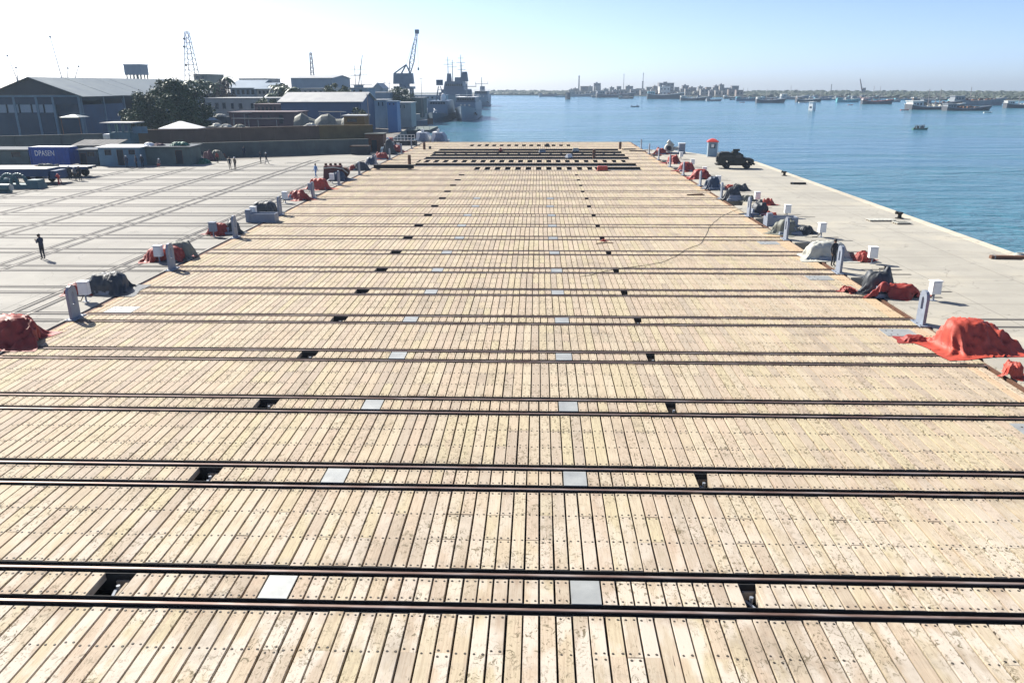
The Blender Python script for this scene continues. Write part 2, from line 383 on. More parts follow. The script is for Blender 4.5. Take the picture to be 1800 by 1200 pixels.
for (a, b, k, short) in rows:
    x = XL+rnd.uniform(0.16, 0.3); i = 0
    while x < XR-0.1:
        skip = False
        if short:
            if k < 17 or k > 25:
                if abs(x-HXL) < 0.25 or abs(x-HXR) < 0.25: skip = True
            if k < 13:
                for PX in (PXL, PXR):
                    if PX-0.40 < x < PX+0.40 and plate_n.get((k, PX), 0) < 2:
                        skip = True; plate_n[(k, PX)] = plate_n.get((k, PX), 0)+1; plate_x.setdefault((k, PX), []).append(x)
            if k == 22 and -18.7 < x < 15.1 and i % 5 == 0: skip = True
        else:
            mode = OPEN.get(k)
            if mode == 'void' and -18.7 < x < 15.0: skip = True
            if mode == 'check':
                lo, hi = {17: (-9.6, 8.4), 19: (-19, 14.6), 25: (-13.9, 7.0)}[k]
                if lo < x < hi and i % 4 < 2: skip = True
                if k == 17 and 8.4 <= x < 15: skip = True
        if not skip:
            segs = [(a, b)]
            if not short:
                c1, c2 = a+(b-a)*0.335, a+(b-a)*0.665
                r_ = rnd.random()
                if r_ < 0.16: segs = [(a, c1-0.003), (c1+0.003, b)]
                elif r_ < 0.32: segs = [(a, c2-0.003), (c2+0.003, b)]
                elif r_ < 0.40: segs = [(a, c1-0.003), (c1+0.003, c2-0.003), (c2+0.003, b)]
            for s0, s1 in segs:
                fresh = 1.0 if (x > XR-rnd.uniform(0.6, 1.5) or x < XL+rnd.uniform(0.2, 0.7)) and not short and rnd.random() < 0.8 else 0.0
                pieces.append((x+rnd.uniform(-0.006, 0.006), s0+rnd.uniform(-0.012, 0.012), s1, rnd.random(), fresh, rnd.uniform(-0.008, 0.004)))
        x += PITCH*rnd.uniform(0.985, 1.015); i += 1
def shown(pc):
    pts = [proj((pc[0]+dx, y, 0)) for dx, y in ((-0.17, pc[1]), (0.17, pc[1]), (0.17, pc[2]), (-0.17, pc[2]))]
    cx = sum(p_[0] for p_ in pts)/4; cy = sum(p_[1] for p_ in pts)/4
    if not (0 < cx < 1800 and 0 < cy < 1200): return 0
    return abs(sum(pts[i][0]*pts[(i+1) % 4][1]-pts[(i+1) % 4][0]*pts[i][1] for i in range(4)))/2
pieces.sort(key=shown, reverse=True)
cache = {}
for pc in pieces[:300]:
    L = round(pc[2]-pc[1], 1)
    if L not in cache: cache[L] = plank_mesh(L)
    o = place(cache[L], 'plank', (pc[0], pc[1]+(pc[2]-pc[1]-L)/2, pc[5]), rnd.uniform(-0.0012, 0.0012), deck)
    o['tone'] = pc[3]; o['fresh'] = pc[4]
fm = MB(); tones = []; fr = []
w_ = (PITCH-GAP)/2
for (x, a, b, tn, fs_, dz) in pieces[300:]:
    v = [(x-w_, a, dz-PT), (x+w_, a, dz-PT), (x+w_, b, dz-PT), (x-w_, b, dz-PT), (x-w_, a, dz), (x+w_, a, dz), (x+w_, b, dz), (x-w_, b, dz)]
    fm.add(v, [(4, 5, 6, 7), (0, 1, 5, 4), (1, 2, 6, 5), (2, 3, 7, 6), (3, 0, 4, 7)])
    tones += [tn]*8; fr += [fs_]*8
fld = fm.build('plank_field', M_WOOD, deck); fld['kind'] = 'stuff'
for nm, vals in (('tone', tones), ('fresh', fr)):
    at_ = fld.data.attributes.new(nm, 'FLOAT', 'POINT'); at_.data.foreach_set('value', vals)
# bolts in the nearer planks
bm_ = MB()
hexa = [(math.cos(R(60*i)), math.sin(R(60*i))) for i in range(6)]
for (x, a, b, tn, fs_, dz) in pieces:
    if a > 52 or shown((x, a, b)) == 0: continue
    ys = [a+0.09, b-0.09]
    if b-a > 3: ys += [a+(b-a)*0.335, a+(b-a)*0.665]
    elif b-a > 2: ys += [(a+b)/2+rnd.uniform(-0.02, 0.02)]
    for y in ys:
        for dx in (-0.095, 0.095):
            rr = rnd.uniform(0.027, 0.036); cx, cy = x+dx+rnd.uniform(-0.012, 0.012), y+rnd.uniform(-0.012, 0.012)
            vs = [(cx+rr*h[0], cy+rr*h[1], dz+0.001) for h in hexa]+[(cx+rr*0.8*h[0], cy+rr*0.8*h[1], dz+0.012) for h in hexa]
            bm_.add(vs, [(i, (i+1) % 6, (i+1) % 6+6, i+6) for i in range(6)]+[tuple(range(6, 12))])
bo = bm_.build('bolt_rows', M_BOLT, deck); bo['kind'] = 'stuff'
# deck rails
rl = rail_mesh(XR-XL+0.2)
for k in range(0, 27):
    for dy in (0, G): place(rl, 'rail', (XL-0.1, Y0+k*P+dy, -0.004), 0, deck)
# added black strips covering the plank ends, standing in for shade in the rail slots
ang = MB(); ang.box(0, XR-XL-0.1, 0.0, 0.022, -0.5, -0.014); ang.box(0, XR-XL-0.1, 0.022, 0.16, -0.20, -0.18); ang1 = ang.mesh('slot_shade_strip', M_BLACK)
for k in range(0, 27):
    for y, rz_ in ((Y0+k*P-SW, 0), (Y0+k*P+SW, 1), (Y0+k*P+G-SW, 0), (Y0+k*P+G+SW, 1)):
        place(ang1, 'slot_shade_strip', (XL+0.05, y, 0) if not rz_ else (XR-0.05, y, 0), 0 if not rz_ else math.pi, deck)
# steel cover plates between the rails
pm = MB(); pm.box(-0.355, 0.355, 0, LS+0.03, -0.03, 0.006, 0, 0.006, 0.006); pme = pm.mesh('steel_plate', M_PLATE)
for k in range(0, 13):
    for X in (PXL, PXR):
        xs = plate_x[(k, X)]; place(pme, 'steel_plate', (sum(xs)/len(xs), Y0+k*P+SW-0.015, 0.0), random.uniform(-0.006, 0.006), deck)
sm = MB(); sm.box(-0.75, 0.75, 0, 1.15, -0.02, 0.008)
for i_ in range(4): sm.box(-0.5+0.3*(i_ % 2)-0.03, -0.5+0.3*(i_ % 2)+0.03, 0.2+0.6*(i_//2), 0.26+0.6*(i_//2), 0.008, 0.02, 1)
sme = sm.mesh('steel_plate', [M_PLATE, M_BOLT])
for k in (1, 3, 5, 7): place(sme, 'steel_plate', (XR-1.75, Y0+k*P+G+0.24+P-G-1.85, 0.004), 0, deck)
place(sme, 'steel_plate', (XL+1.6, Y0+4*P+G+0.2, 0.004), 0, deck)
# timber frame and locking lever inside each open slot
hm = MB()
for y0_, y1_ in ((-0.03, 0.06), (LS-0.06, LS+0.03)): hm.box(-0.16, 0.16, y0_, y1_, -0.42, -0.20)
hm.box(0.13, 0.19, 0.06, LS-0.06, -0.40, -0.18)
hm.rot_box((-0.02, LS*0.45, -0.30), (0.07, 0.62, 0.05), R(18), 0, R(-10), 1)
hm.cyl((0.0, LS*0.7, -0.34), (0.0, LS*0.7, -0.18), 0.05, 0.05, 8, 1)
hme = hm.mesh('locking_slot', [M_WOOD, M_LUG])
for k in range(0, 13):
    for X in (HXL+0.02, HXR+0.02): place(hme, 'locking_slot', (X, Y0+k*P+SW, 0), 0, deck)
# steel cross beams bared where planks are missing
bme = MB(); bme.box(-17.2, 17.0, -0.12, 0.12, -0.62, -0.28); bme.box(-17.2, 17.0, -0.2, 0.2, -0.28, -0.24); bme = bme.mesh('cross_beam', M_STEEL)
for k in (17, 18, 19, 20, 21, 22, 23):
    for f in (0.36, 0.68): place(bme, 'cross_beam', (-1.7, Y0+k*P+G+(P-G)*f, 0), 0, deck)
em = MB(); em.box(XL-0.12, XL+0.015, YN, YF, -0.9, -0.02); em.box(XR-0.015, XR+0.12, YN, YF, -0.9, -0.02); em.box(XL-0.12, XR+0.12, YF+0.002, YF+0.14, -2.2, -0.03)
em.build('edge_beam', M_RUST, deck)
# ================================================================== GEAR ALONG THE DECK EDGES
def lug_mesh():
    """upright steel plate standing across X, rounded shoulders, tall slot through it"""
    w, h, t = 0.40, 1.72, 0.075
    out = [(-w, 0.0), (w, 0.0), (w, h-0.42), (w*0.86, h-0.2), (w*0.55, h-0.05), (0, h), (-w*0.55, h-0.05), (-w*0.86, h-0.2), (-w, h-0.42)]
    sl = [(-0.12, h-0.98), (0.12, h-0.98), (0.13, h-0.62), (0.12, h-0.44), (0.07, h-0.36), (0, h-0.33), (-0.07, h-0.36), (-0.12, h-0.44), (-0.13, h-0.62)]
    m = MB(); n = len(out); vs = []
    for x in (-t, t): vs += [(x, p[0], p[1]) for p in out]+[(x, p[0], p[1]) for p in sl]
    fs = []
    for i in range(n):
        j = (i+1) % n
        fs.append((i, i+n, j+n, j)); fs.append((2*n+i, 2*n+j, 3*n+j, 3*n+i))
        fs.append((i, j, 2*n+j, 2*n+i)); fs.append((n+i, 3*n+i, 3*n+j, n+j))
    m.add(vs, fs); return m.mesh('plate', M_LUG)
LUGM = lug_mesh()
bf = MB(); bf.box(-0.26, 0.26, -0.6, 0.6, 0.006, 0.05, 0, 0.01, 0.01)
for i in range(6): bf.cyl((-0.19+0.38*(i % 2), -0.45+0.45*(i//2), 0.05), (-0.19+0.38*(i % 2), -0.45+0.45*(i//2), 0.09), 0.035, n=6)
BFM = bf.mesh('base_flange', M_LUG)
for side, X in (('left', XL-0.02), ('right', XR-0.02)):
    for j, k in enumerate(range(4, 26, 2)):
        which = ORD[j]
        o = thing('guide_plate', f'upright slotted blue-grey steel plate, {which} along the {side} deck edge counted from the camera', 'steel plate', (X, Y0+k*P+0.45, 0.0), random.uniform(-0.04, 0.04), f'slotted steel plates on the {side} deck edge')
        place(LUGM, 'plate', (0, 0, 0.04), 0, o); place(BFM, 'base_flange', (0, 0, 0.0), 0, o)
# white control boxes on posts
def control_box(x, y, rz, label, group, h=1.12, dark=False):
    o = thing('control_box', label, 'control box', (x, y, 0), rz, group)
    m = MB(); m.cyl((0, 0, 0), (0, 0, h-0.7), 0.05, n=8); m.box(-0.16, 0.16, -0.16, 0.16, 0.002, 0.02); m.build('post', M_LUG, o)
    m = MB(); m.box(-0.27, 0.27, -0.19, 0.19, h-0.72, h, 0, 0.012, 0.012); m.box(-0.31, 0.31, -0.24, 0.24, h+0.001, h+0.035, 0, 0.03, 0.03); c = m.build('cabinet', M_WHITE if not dark else M_LUG, o)
    m = MB(); m.box(-0.22, 0.22, -0.215, -0.192, h-0.66, h-0.06, 0, 0.005); m.box(0.13, 0.17, -0.235, -0.216, h-0.42, h-0.32); m.build('door', M_WHITE if not dark else M_LUG, c)
    m = MB(); m.tube([(-0.08, 0, h-0.7), (-0.12, -0.05, 0.3), (-0.3, 0.05, 0.04), (-0.7, 0.1, 0.03)], 0.025); m.build('cable', M_RUBBER, o)
for j, (px, py) in enumerate(((1640, 528), (1532, 463), (1443, 417), (1383, 382), (1330, 357), (1262, 326), (1238, 309), (1217, 294), (1197, 280), (1181, 270))):
    p = gp(px, py); control_box(p.x, p.y, random.uniform(-0.2, 0.2), f'white control box on a post on the right quay, {ORD[j]} from the camera', 'control boxes on the right quay')
for j, (px, py) in enumerate(((152, 530), (281, 461), (376, 416), (447, 386), (502, 357), (547, 341), (584, 322), (700, 263))):
    p = gp(px, py); control_box(p.x, p.y, random.uniform(-0.2, 0.2), f'pale control box on a post beside the left deck edge, {ORD[j]} from the camera', 'control boxes by the left deck edge', 1.15, j % 3 == 2)

def drape(seed, N=42, S=3.0, shapes=None, steps=95, iters=7):
    """settle a square cloth on a few hard shapes and the ground (position based dynamics); shapes are (centre, radii)"""
    rg = np.random.default_rng(seed); d = S/(N-1)
    gx, gy = np.meshgrid(np.linspace(-S/2, S/2, N), np.linspace(-S/2, S/2, N), indexing='ij')
    top = max(c_[2]+r_[2] for c_, r_ in shapes)
    p = np.stack([gx*0.93, gy*0.93, np.full_like(gx, top+0.03)], -1); p += rg.normal(0, 0.012, p.shape); a = rg.uniform(0, 6.28); ca, sa = math.cos(a), math.sin(a)
    p[..., 0], p[..., 1] = ca*p[..., 0]-sa*p[..., 1], sa*p[..., 0]+ca*p[..., 1]
    q = p.copy()
    def con(A, B, L, k):
        v = B-A; l_ = np.linalg.norm(v, axis=-1, keepdims=True)+1e-9; v *= (0.5*k*(l_-L)/l_); A += v; B -= v
    for s in range(steps):
        vel = (p-q)*0.965; q = p.copy(); p = p+vel; p[..., 2] -= 0.0016
        for it in range(iters):
            for o_ in (0, 1):
                n_ = (N-o_)//2*2
                con(p[o_:o_+n_:2], p[o_+1:o_+n_:2], d, 1.0); con(p[:, o_:o_+n_:2], p[:, o_+1:o_+n_:2], d, 1.0)
            con(p[:-1, :-1], p[1:, 1:], d*1.414, 0.16); con(p[1:, :-1], p[:-1, 1:], d*1.414, 0.16)
            con(p[:-2], p[2:], d*2, 0.05); con(p[:, :-2], p[:, 2:], d*2, 0.05)
            for c_, r_ in shapes:
                u = (p-c_)/r_; l_ = (np.abs(u)**3).sum(-1)**(1/3); m_ = l_ < 1.0
                if m_.any(): p[m_] = (c_+r_*u[m_]/np.maximum(l_[m_], 0.2)[:, None])
            g_ = p[..., 2] < 0.012
            p[g_, 2] = 0.012; p[g_, :2] = q[g_, :2]+(p[g_, :2]-q[g_, :2])*0.35
    return p
def _variants():
    rg = np.random.default_rng(11); out = []
    for i in range(7):
        sh = [(np.array([rg.uniform(-.12, .12), rg.uniform(-.1, .1), 0.18]), np.array([rg.uniform(.72, .95), rg.uniform(.6, .78), rg.uniform(0.42, 0.56)]))]
        for j in range(2+i % 3):
            an = rg.uniform(0, 6.28); sh.append((np.array([.7*math.cos(an), .55*math.sin(an), 0.15]), np.array([rg.uniform(.22, .4), rg.uniform(.22, .4), rg.uniform(.3, .62)])))
        P_ = drape(100+i, shapes=sh, S=2.75+0.25*(i % 3)); ext = np.abs(P_[..., :2]).max(axis=(0, 1))
        P_ = P_.copy(); P_[..., 0] /= ext[0]*2; P_[..., 1] /= ext[1]*2; P_[..., 2] /= P_[..., 2].max(); out.append(P_)
    return out
DRAPES = _variants()
def tarp_mb(w, l, h, seed, lump=0.5, tail=0.0, crumple=0.22, peak=(0.0, 0.0)):
    """a thrown tarpaulin or heap of cloth: one of the settled drapes, sized, turned and further rumpled"""
    rg = random.Random(seed); P_ = DRAPES[seed % len(DRAPES)]; N = P_.shape[0]
    fx, fy = rg.choice((-1, 1)), rg.choice((-1, 1)); sw = rg.random() < 0.5; m = MB(); vs = []
    for i in range(N):
        for j in range(N):
            x, y, z = P_[i, j]
            if sw: x, y = y, x
            x *= fx*w*1.22; y *= fy*l*1.22
            if x > 0: x += tail*x*0.35
            cr = (0.22-abs(noise.noise(Vector((x*2.4+seed, y*2.4, z*2)))))*crumple*1.1*min(1, z*4)
            th_ = math.atan2(y, x); mid = min(1, z*3)*(1-z*0.75)
            cr += (0.25-abs(noise.noise(Vector((math.cos(th_)*3.2+seed, math.sin(th_)*3.2, z*0.8)))))*0.42*mid*min(1.0, h)+(0.24-abs(noise.noise(Vector((x*5.2, y*5.2, seed)))))*0.07*min(1, z*5)
            sx = 1+0.10*cr; vs.append(((x+peak[0]*z)*sx, (y+peak[1]*z)*sx, max(0.012, z*h*0.86+cr)))
    flip = (fx*fy < 0) != sw
    fs = []
    for i in range(N-1):
        for j in range(N-1):
            f_ = (i*N+j, (i+1)*N+j, (i+1)*N+j+1, i*N+j+1); fs.append(f_ if not flip else f_[::-1])
    m.add(vs, fs); return m
def winch(p, label, parts, side, rz=0.0):
    """one covered hoist beside the deck: bedplate under a thrown tarpaulin, a drum where it shows"""
    o = thing('covered_winch', label, 'covered winch', (p.x, p.y, 0), rz, f'covered winches along the {side} deck edge')
    m = MB(); m.box(-0.9, 0.9, -0.7, 0.7, 0.003, 0.22, 0, 0.03, 0.03); m.box(-0.7, 0.5, -0.45, 0.45, 0.22, 0.55, 0, 0.06, 0.06); m.build('bedplate', M_LUG, o)
    for i, q in enumerate(parts):
        if q[0] == 'drum':
            _, r, L, dx, dy, mt = q; m = MB()
            n = 20
            m.cyl((dx, dy-L/2, r*0.92), (dx, dy+L/2, r*0.92), r, r, n)
            m.cyl((dx, dy-L/2-0.06, r*0.92), (dx, dy-L/2, r*0.92), r*1.1, r*1.1, n); m.cyl((dx, dy+L/2, r*0.92), (dx, dy+L/2+0.06, r*0.92), r*1.1, r*1.1, n)
            d = m.build('drum', mt, o)
        else:
            _, w_, l_, h_, dx, dy, mt, kw = q
            c = tarp_mb(w_, l_, h_, int(abs(p.y)*10)+i*7+(3 if side == 'left' else 0), **kw).build('tarpaulin', mt, o, (dx, dy, 0), 0, True)
T = 'tarp'
RW = [  # right side: (px, py of the base middle, label, parts)
 ((1722, 622), 'big orange-red tarpaulin mound over a winch, nearest of all on the right quay', [(T, 4.0, 3.0, 1.42, 0, 0, M_ORANGE, dict(tail=0.25, crumple=0.42, peak=(-0.3, 0.2))), (T, 1.5, 1.0, 0.28, -2.05, 1.1, M_RED, dict(crumple=0.1))]),
 ((1568, 525), 'rounded black winch hood half hidden by a crumpled red tarpaulin on the right quay', [(T, 2.6, 2.4, 1.75, -0.25, 0.45, M_CHAR, dict(crumple=0.05)), (T, 3.6, 2.2, 1.0, 0.25, -0.45, M_RED, dict(crumple=0.22, tail=0.3)), (T, 1.7, 1.2, 0.35, -1.75, 0.8, M_RED, dict())]),
 ((1466, 459), 'pale grey tarpaulin heap behind a standing person in black on the right quay', [(T, 3.5, 2.6, 1.35, -0.2, 0.1, M_PALE, dict(lump=0.2, tail=0.3)), (T, 2.0, 1.3, 0.5, 1.0, 0.2, M_OLIVE, dict())]),
 ((1392, 414), 'olive green tarpaulin dome with a dark tail on the right quay', [(T, 3.0, 2.6, 1.45, -0.3, 0, M_OLIVE, dict(lump=0.6)), (T, 2.3, 1.6, 0.75, 1.3, 0.1, M_CHAR, dict(crumple=0.25))]),
 ((1338, 380), 'black domed winch cover with a red cloth at its foot on the right quay', [(T, 3.0, 2.4, 1.5, 0, 0.2, M_CHAR, dict(lump=0.8)), (T, 1.4, 0.9, 0.6, 0.9, -1.1, M_ORANGE, dict())]),
 ((1296, 354), 'black round winch hood among grey rags on the right quay', [(T, 2.8, 2.2, 1.5, -0.3, 0.3, M_CHAR, dict(lump=0.9)), (T, 2.7, 1.5, 0.6, 1.1, -0.4, M_OLIVE, dict(crumple=0.3))]),
 ((1262, 334), 'navy black winch hood beside a small orange cloth on the right quay', [(T, 2.8, 2.4, 1.6, -0.3, 0.3, M_NAVY, dict(lump=0.9)), (T, 1.9, 1.3, 0.6, 1.4, -0.2, M_ORANGE, dict(crumple=0.2))]),
 ((1234, 315), 'red tarpaulin mound on the right quay, fourth red cover from the far end', [(T, 3.6, 2.8, 1.35, 0, 0, M_RED, dict(tail=0.2))]),
 ((1207, 302), 'red tarpaulin mound on the right quay, third red cover from the far end', [(T, 3.4, 2.8, 1.4, 0, 0, M_RED, dict())]),
 ((1184, 288), 'red tarpaulin mound on the right quay, second red cover from the far end', [(T, 3.6, 3.2, 1.5, 0, 0, M_RED, dict(crumple=0.2))]),
 ((1162, 272), 'red tarpaulin mound on the right quay, farthest red cover, near the water', [(T, 3.2, 2.6, 1.3, 0, 0, M_RED, dict())]),
]
for (px, py), lab, parts in RW:
    p = gp(px, py); p.y += 0.9; winch(p, lab, parts, 'right', random.uniform(-0.08, 0.08))
LW = [
 ((52, 612), 'big red tarpaulin mound over a winch, nearest of all on the left of the deck', [(T, 4.2, 3.0, 1.4, 0.2, 0, M_RED, dict(crumple=0.42, peak=(0.4, 0.1))), (T, 2.2, 1.8, 0.75, -1.9, -0.1, M_RED, dict(crumple=0.2))]),
 ((222, 520), 'dark grey tarpaulin mound showing red folds beside the left deck edge', [(T, 3.2, 2.6, 1.25, 0.5, 0.2, M_CHAR, dict(lump=0.5)), (T, 2.2, 1.4, 0.7, -1.0, -0.4, M_RED, dict(crumple=0.22))]),
 ((336, 460), 'red tarpaulin mound with a grey cloth on its crown beside the left deck edge', [(T, 3.4, 2.4, 1.1, -0.2, -0.2, M_RED, dict()), (T, 2.2, 2.0, 1.3, 0.5, 0.4, M_OLIVE, dict(lump=0.6))]),
 ((425, 414), 'half red, half grey tarpaulin mound beside the left deck edge', [(T, 2.8, 2.2, 1.15, -0.4, -0.3, M_RED, dict()), (T, 2.3, 2.2, 1.3, 0.5, 0.3, M_CHAR, dict(lump=0.7))]),
 ((496, 379), 'smooth dark grey winch hood beside the left deck edge', [(T, 3.0, 2.8, 1.45, 0, 0, M_CHAR, dict(lump=0.9, crumple=0.05))]),
 ((545, 353), 'red mound left of the deck, between the smooth grey hood and the bright tent', [(T, 3.6, 2.6, 1.25, 0.2, 0, M_RED, dict()), (T, 1.8, 1.4, 0.5, -1.4, -0.2, M_CHAR, dict())]),
 ((588, 334), 'bright orange-red tarpaulin tent in front of the rusty engine block, left deck edge', [(T, 3.8, 2.6, 1.4, 0.1, 0, M_ORANGE, dict(lump=0.1))]),
 ((612, 318), 'navy blue winch hood beside the rusty engine block', [(T, 3.2, 2.8, 1.3, 0.2, 0, M_NAVY, dict(lump=0.8, crumple=0.05))]),
 ((641, 300), 'dark tarpaulin mound with a pink patch, left deck edge, below the dark steel beam', [(T, 3.0, 2.4, 1.35, 0.2, 0, M_CHAR, dict()), (T, 1.6, 1.2, 0.8, -0.9, -0.3, M_RED, dict())]),
 ((667, 290), 'navy blue domed winch cover, left deck edge, behind the dark steel beam', [(T, 3.2, 2.8, 1.55, 0, 0, M_NAVY, dict(lump=0.9, crumple=0.05))]),
 ((689, 281), 'red tarpaulin mound, left deck edge, second from the far end', [(T, 3.2, 2.6, 1.4, 0, 0, M_RED, dict())]),
 ((707, 268), 'red tarpaulin mound, left deck edge, farthest from the camera', [(T, 3.4, 2.6, 1.4, 0, 0, M_RED, dict(crumple=0.2))]),
]
for (px, py), lab, parts in LW:
    p = gp(px, py); p.y += 0.9; p.x = min(p.x, XL-1.5); winch(p, lab, parts, 'left', random.uniform(-0.08, 0.08))
# loose cloth heaps on the quay
for px, py, w_, h_, mt, lab in ((1522, 461, 1.9, 0.75, M_RED, 'crumpled dark red cloth heap in front of the second control box on the quay'),
        (1352, 361, 2.0, 0.7, M_ORANGE, 'crumpled orange-red net heap lying out on the quay'),
        (1302, 336, 2.6, 0.9, M_CHAR, 'heap of dark netting lying out on the quay'),
        (1792, 668, 1.5, 0.75, M_ORANGE, 'small bright red cloth bundle at the right edge of the picture')):
    p = gp(px, py); o = tarp_mb(w_, w_*0.7, h_, int(px), crumple=0.32).build('cloth_heap', mt, None, (p.x, p.y+0.5, 0.004), 0, True); tag(o, lab, 'cloth heap')
# blue-grey steel troughs beside the winches
def trough(px, py, w_, l_, lab):
    p = gp(px, py); o = thing('steel_trough', lab, 'steel trough', (p.x, p.y, 0), 0)
    m = MB(); m.box(-w_/2, w_/2, 0, 0.08, 0.003, 0.75); m.box(-w_/2, w_/2, l_-0.08, l_, 0.003, 0.75); m.box(-w_/2, -w_/2+0.08, 0.081, l_-0.081, 0.003, 0.74); m.box(w_/2-0.08, w_/2, 0.081, l_-0.081, 0.003, 0.74); m.box(-w_/2+0.09, w_/2-0.09, 0.09, l_-0.09, 0.02, 0.08); m.build('tank', M_LUG, o)
    m = MB(); m.box(-w_/2-0.02, -w_/2+0.45, -0.02, 0.5, 0.751, 1.1, 0, 0.02, 0.02); m.build('gearbox', M_LUG, o)
trough(1375, 398, 2.6, 1.2, 'blue-grey steel trough between two winches on the right quay'); trough(458, 391, 2.6, 1.1, 'pale grey steel trough behind the dark hood left of the deck')

# ---- things lying on the deck
p = gp(1000, 482); pts = [gp(x, y, 0.02) for x, y in ((1018, 486), (1040, 483), (1075, 474), (1120, 468), (1160, 462), (1185, 452), (1203, 440), (1232, 428), (1240, 414), (1248, 398), (1262, 384), (1285, 372), (1305, 366))]
pp = []
for a, b in zip(pts[:-1], pts[1:]):
    for i in range(4): pp.append(a.lerp(b, i/4)+Vector((random.uniform(-.05, .05), random.uniform(-.1, .1), 0)))
m = MB(); m.tube(pp+[pts[-1]], 0.014, 5); tag(m.build('cable', M_RUBBER), 'thin dark cable trailing across the planks to the right deck edge', 'cable')
p = gp(1068, 428); o = thing('hand_tools', 'few tools and an orange rag dropped on the deck planks', 'tools', (p.x, p.y, 0.01))
m = MB(); m.rot_box((-0.5, 0, 0.03), (0.9, 0.05, 0.05), 0.5); m.rot_box((0.1, 0.1, 0.03), (0.7, 0.05, 0.05), -0.3); m.build('iron_bar', M_RUST, o)
tarp_mb(0.7, 0.5, 0.14, 5).build('rag', M_ORANGE, o, (-0.2, 0.9, 0), 0, True)
p = gp(1222, 343); o = thing('steel_bars', 'pair of loose steel bars on the deck close to the right edge', 'steel bars', (p.x, p.y, 0.01))
for a in (0.12, -0.25): m = MB(); m.rot_box((0, a, 0.06), (1.9, 0.09, 0.1), 0.35 if a > 0 else -0.05); m.build('bar', M_RUST, o)
p = gp(1059, 300); o = thing('toolbox', 'orange box standing on the bare beams at the far deck', 'box', (p.x, p.y, 0.0))
m = MB(); m.box(-0.75, 0.75, -0.35, 0.35, 0.02, 0.55, 0, 0.05, 0.05); m.build('body', M_ORANGE, o); m = MB(); m.box(-0.7, 0.7, -0.3, 0.3, 0.551, 0.62, 0, 0.06, 0.06); m.build('lid', M_ORANGE, o)
p = gp(692, 298); o = thing('steel_beam', 'long dark steel girder lying over the left deck edge', 'girder', (p.x, p.y+0.2, 0.0))
m = MB(); m.box(-2.9, 2.9, -0.3, 0.3, 0.60, 0.66); m.box(-2.9, 2.9, -0.3, 0.3, 0.14, 0.2); m.box(-2.9, 2.9, -0.05, 0.05, 0.2, 0.6); m.build('beam', M_BLACK, o)
for x in (-2.3, 2.3): m = MB(); m.box(x-0.2, x+0.2, -0.45, 0.45, 0.01, 0.139); m.build('bearer', M_WOOD, o)
o2 = 0
for px, py, h, lab in ((746, 263, 1.3, 'short brown drum standing on the far left of the deck'), (720, 289, 1.4, 'short dark post standing on the deck near the girder'), (1090, 262, 1.3, 'short dark post at the far right corner of the deck opening'), (756, 262, 0.5, 'low dark block on the far deck left of the opening'), (1044, 279, 1.5, 'grey post among the bare beams on the right')):
    p = gp(px, py); o = thing('post', lab, 'post', (p.x, p.y, 0)); m = MB(); m.lathe([(0.24, 0.01), (0.24, h*0.92), (0.2, h), (0.02, h+0.01)], 12); m.build('body', M_RUST if h > 1.2 else M_DARK, o); m = MB(); m.lathe([(0.27, h*0.5), (0.27, h*0.55)], 12); m.build('band', M_DARK, o)
for i, (px, py) in enumerate(((1012, 266), (953, 268), (1000, 277), (962, 258), (880, 266))):
    p = gp(px, py); o = thing('machine_part', ['pale machine part lying across the beams of the open deck', 'grey machine block in the middle of the open deck', 'white lump resting on the beams of the open deck', 'small dark fitting on the far planks', 'red rag bundle on the edge of the opening'][i], 'machine part', (p.x, p.y, 0), 0.4*i)
    m = MB(); m.box(-0.6, 0.6, -0.3, 0.3, 0.01, 0.35, 0, 0.05, 0.05); m.build('body', [M_PALE, M_STEEL, M_WHITE, M_DARK, M_RED][i], o); m = MB(); m.cyl((-0.5, 0, 0.45), (0.5, 0, 0.45), 0.16, n=10); m.build('cylinder', [M_PALE, M_STEEL, M_WHITE, M_DARK, M_RED][i], o)
# stacks of loose planks at the far right corner
for i, (px, py) in enumerate(((1105, 263), (1118, 266))):
    p = gp(px, py); o = thing('plank_stack', ['loose timber stack on the far right of the deck, left one', 'loose timber stack on the far right of the deck, right one'][i], 'timber stack', (p.x, p.y, 0), 0.3-0.5*i)
    for j in range(7): m = MB(); m.rot_box((0, 0, 0), (2.4, 0.3, 0.12), 0); q_ = m.build('plank', M_WOOD, o, (random.uniform(-.3, .3), -0.5+0.33*(j % 4), 0.07+0.13*(j//4)), random.uniform(-.12, .12)); q_['tone'] = random.random()

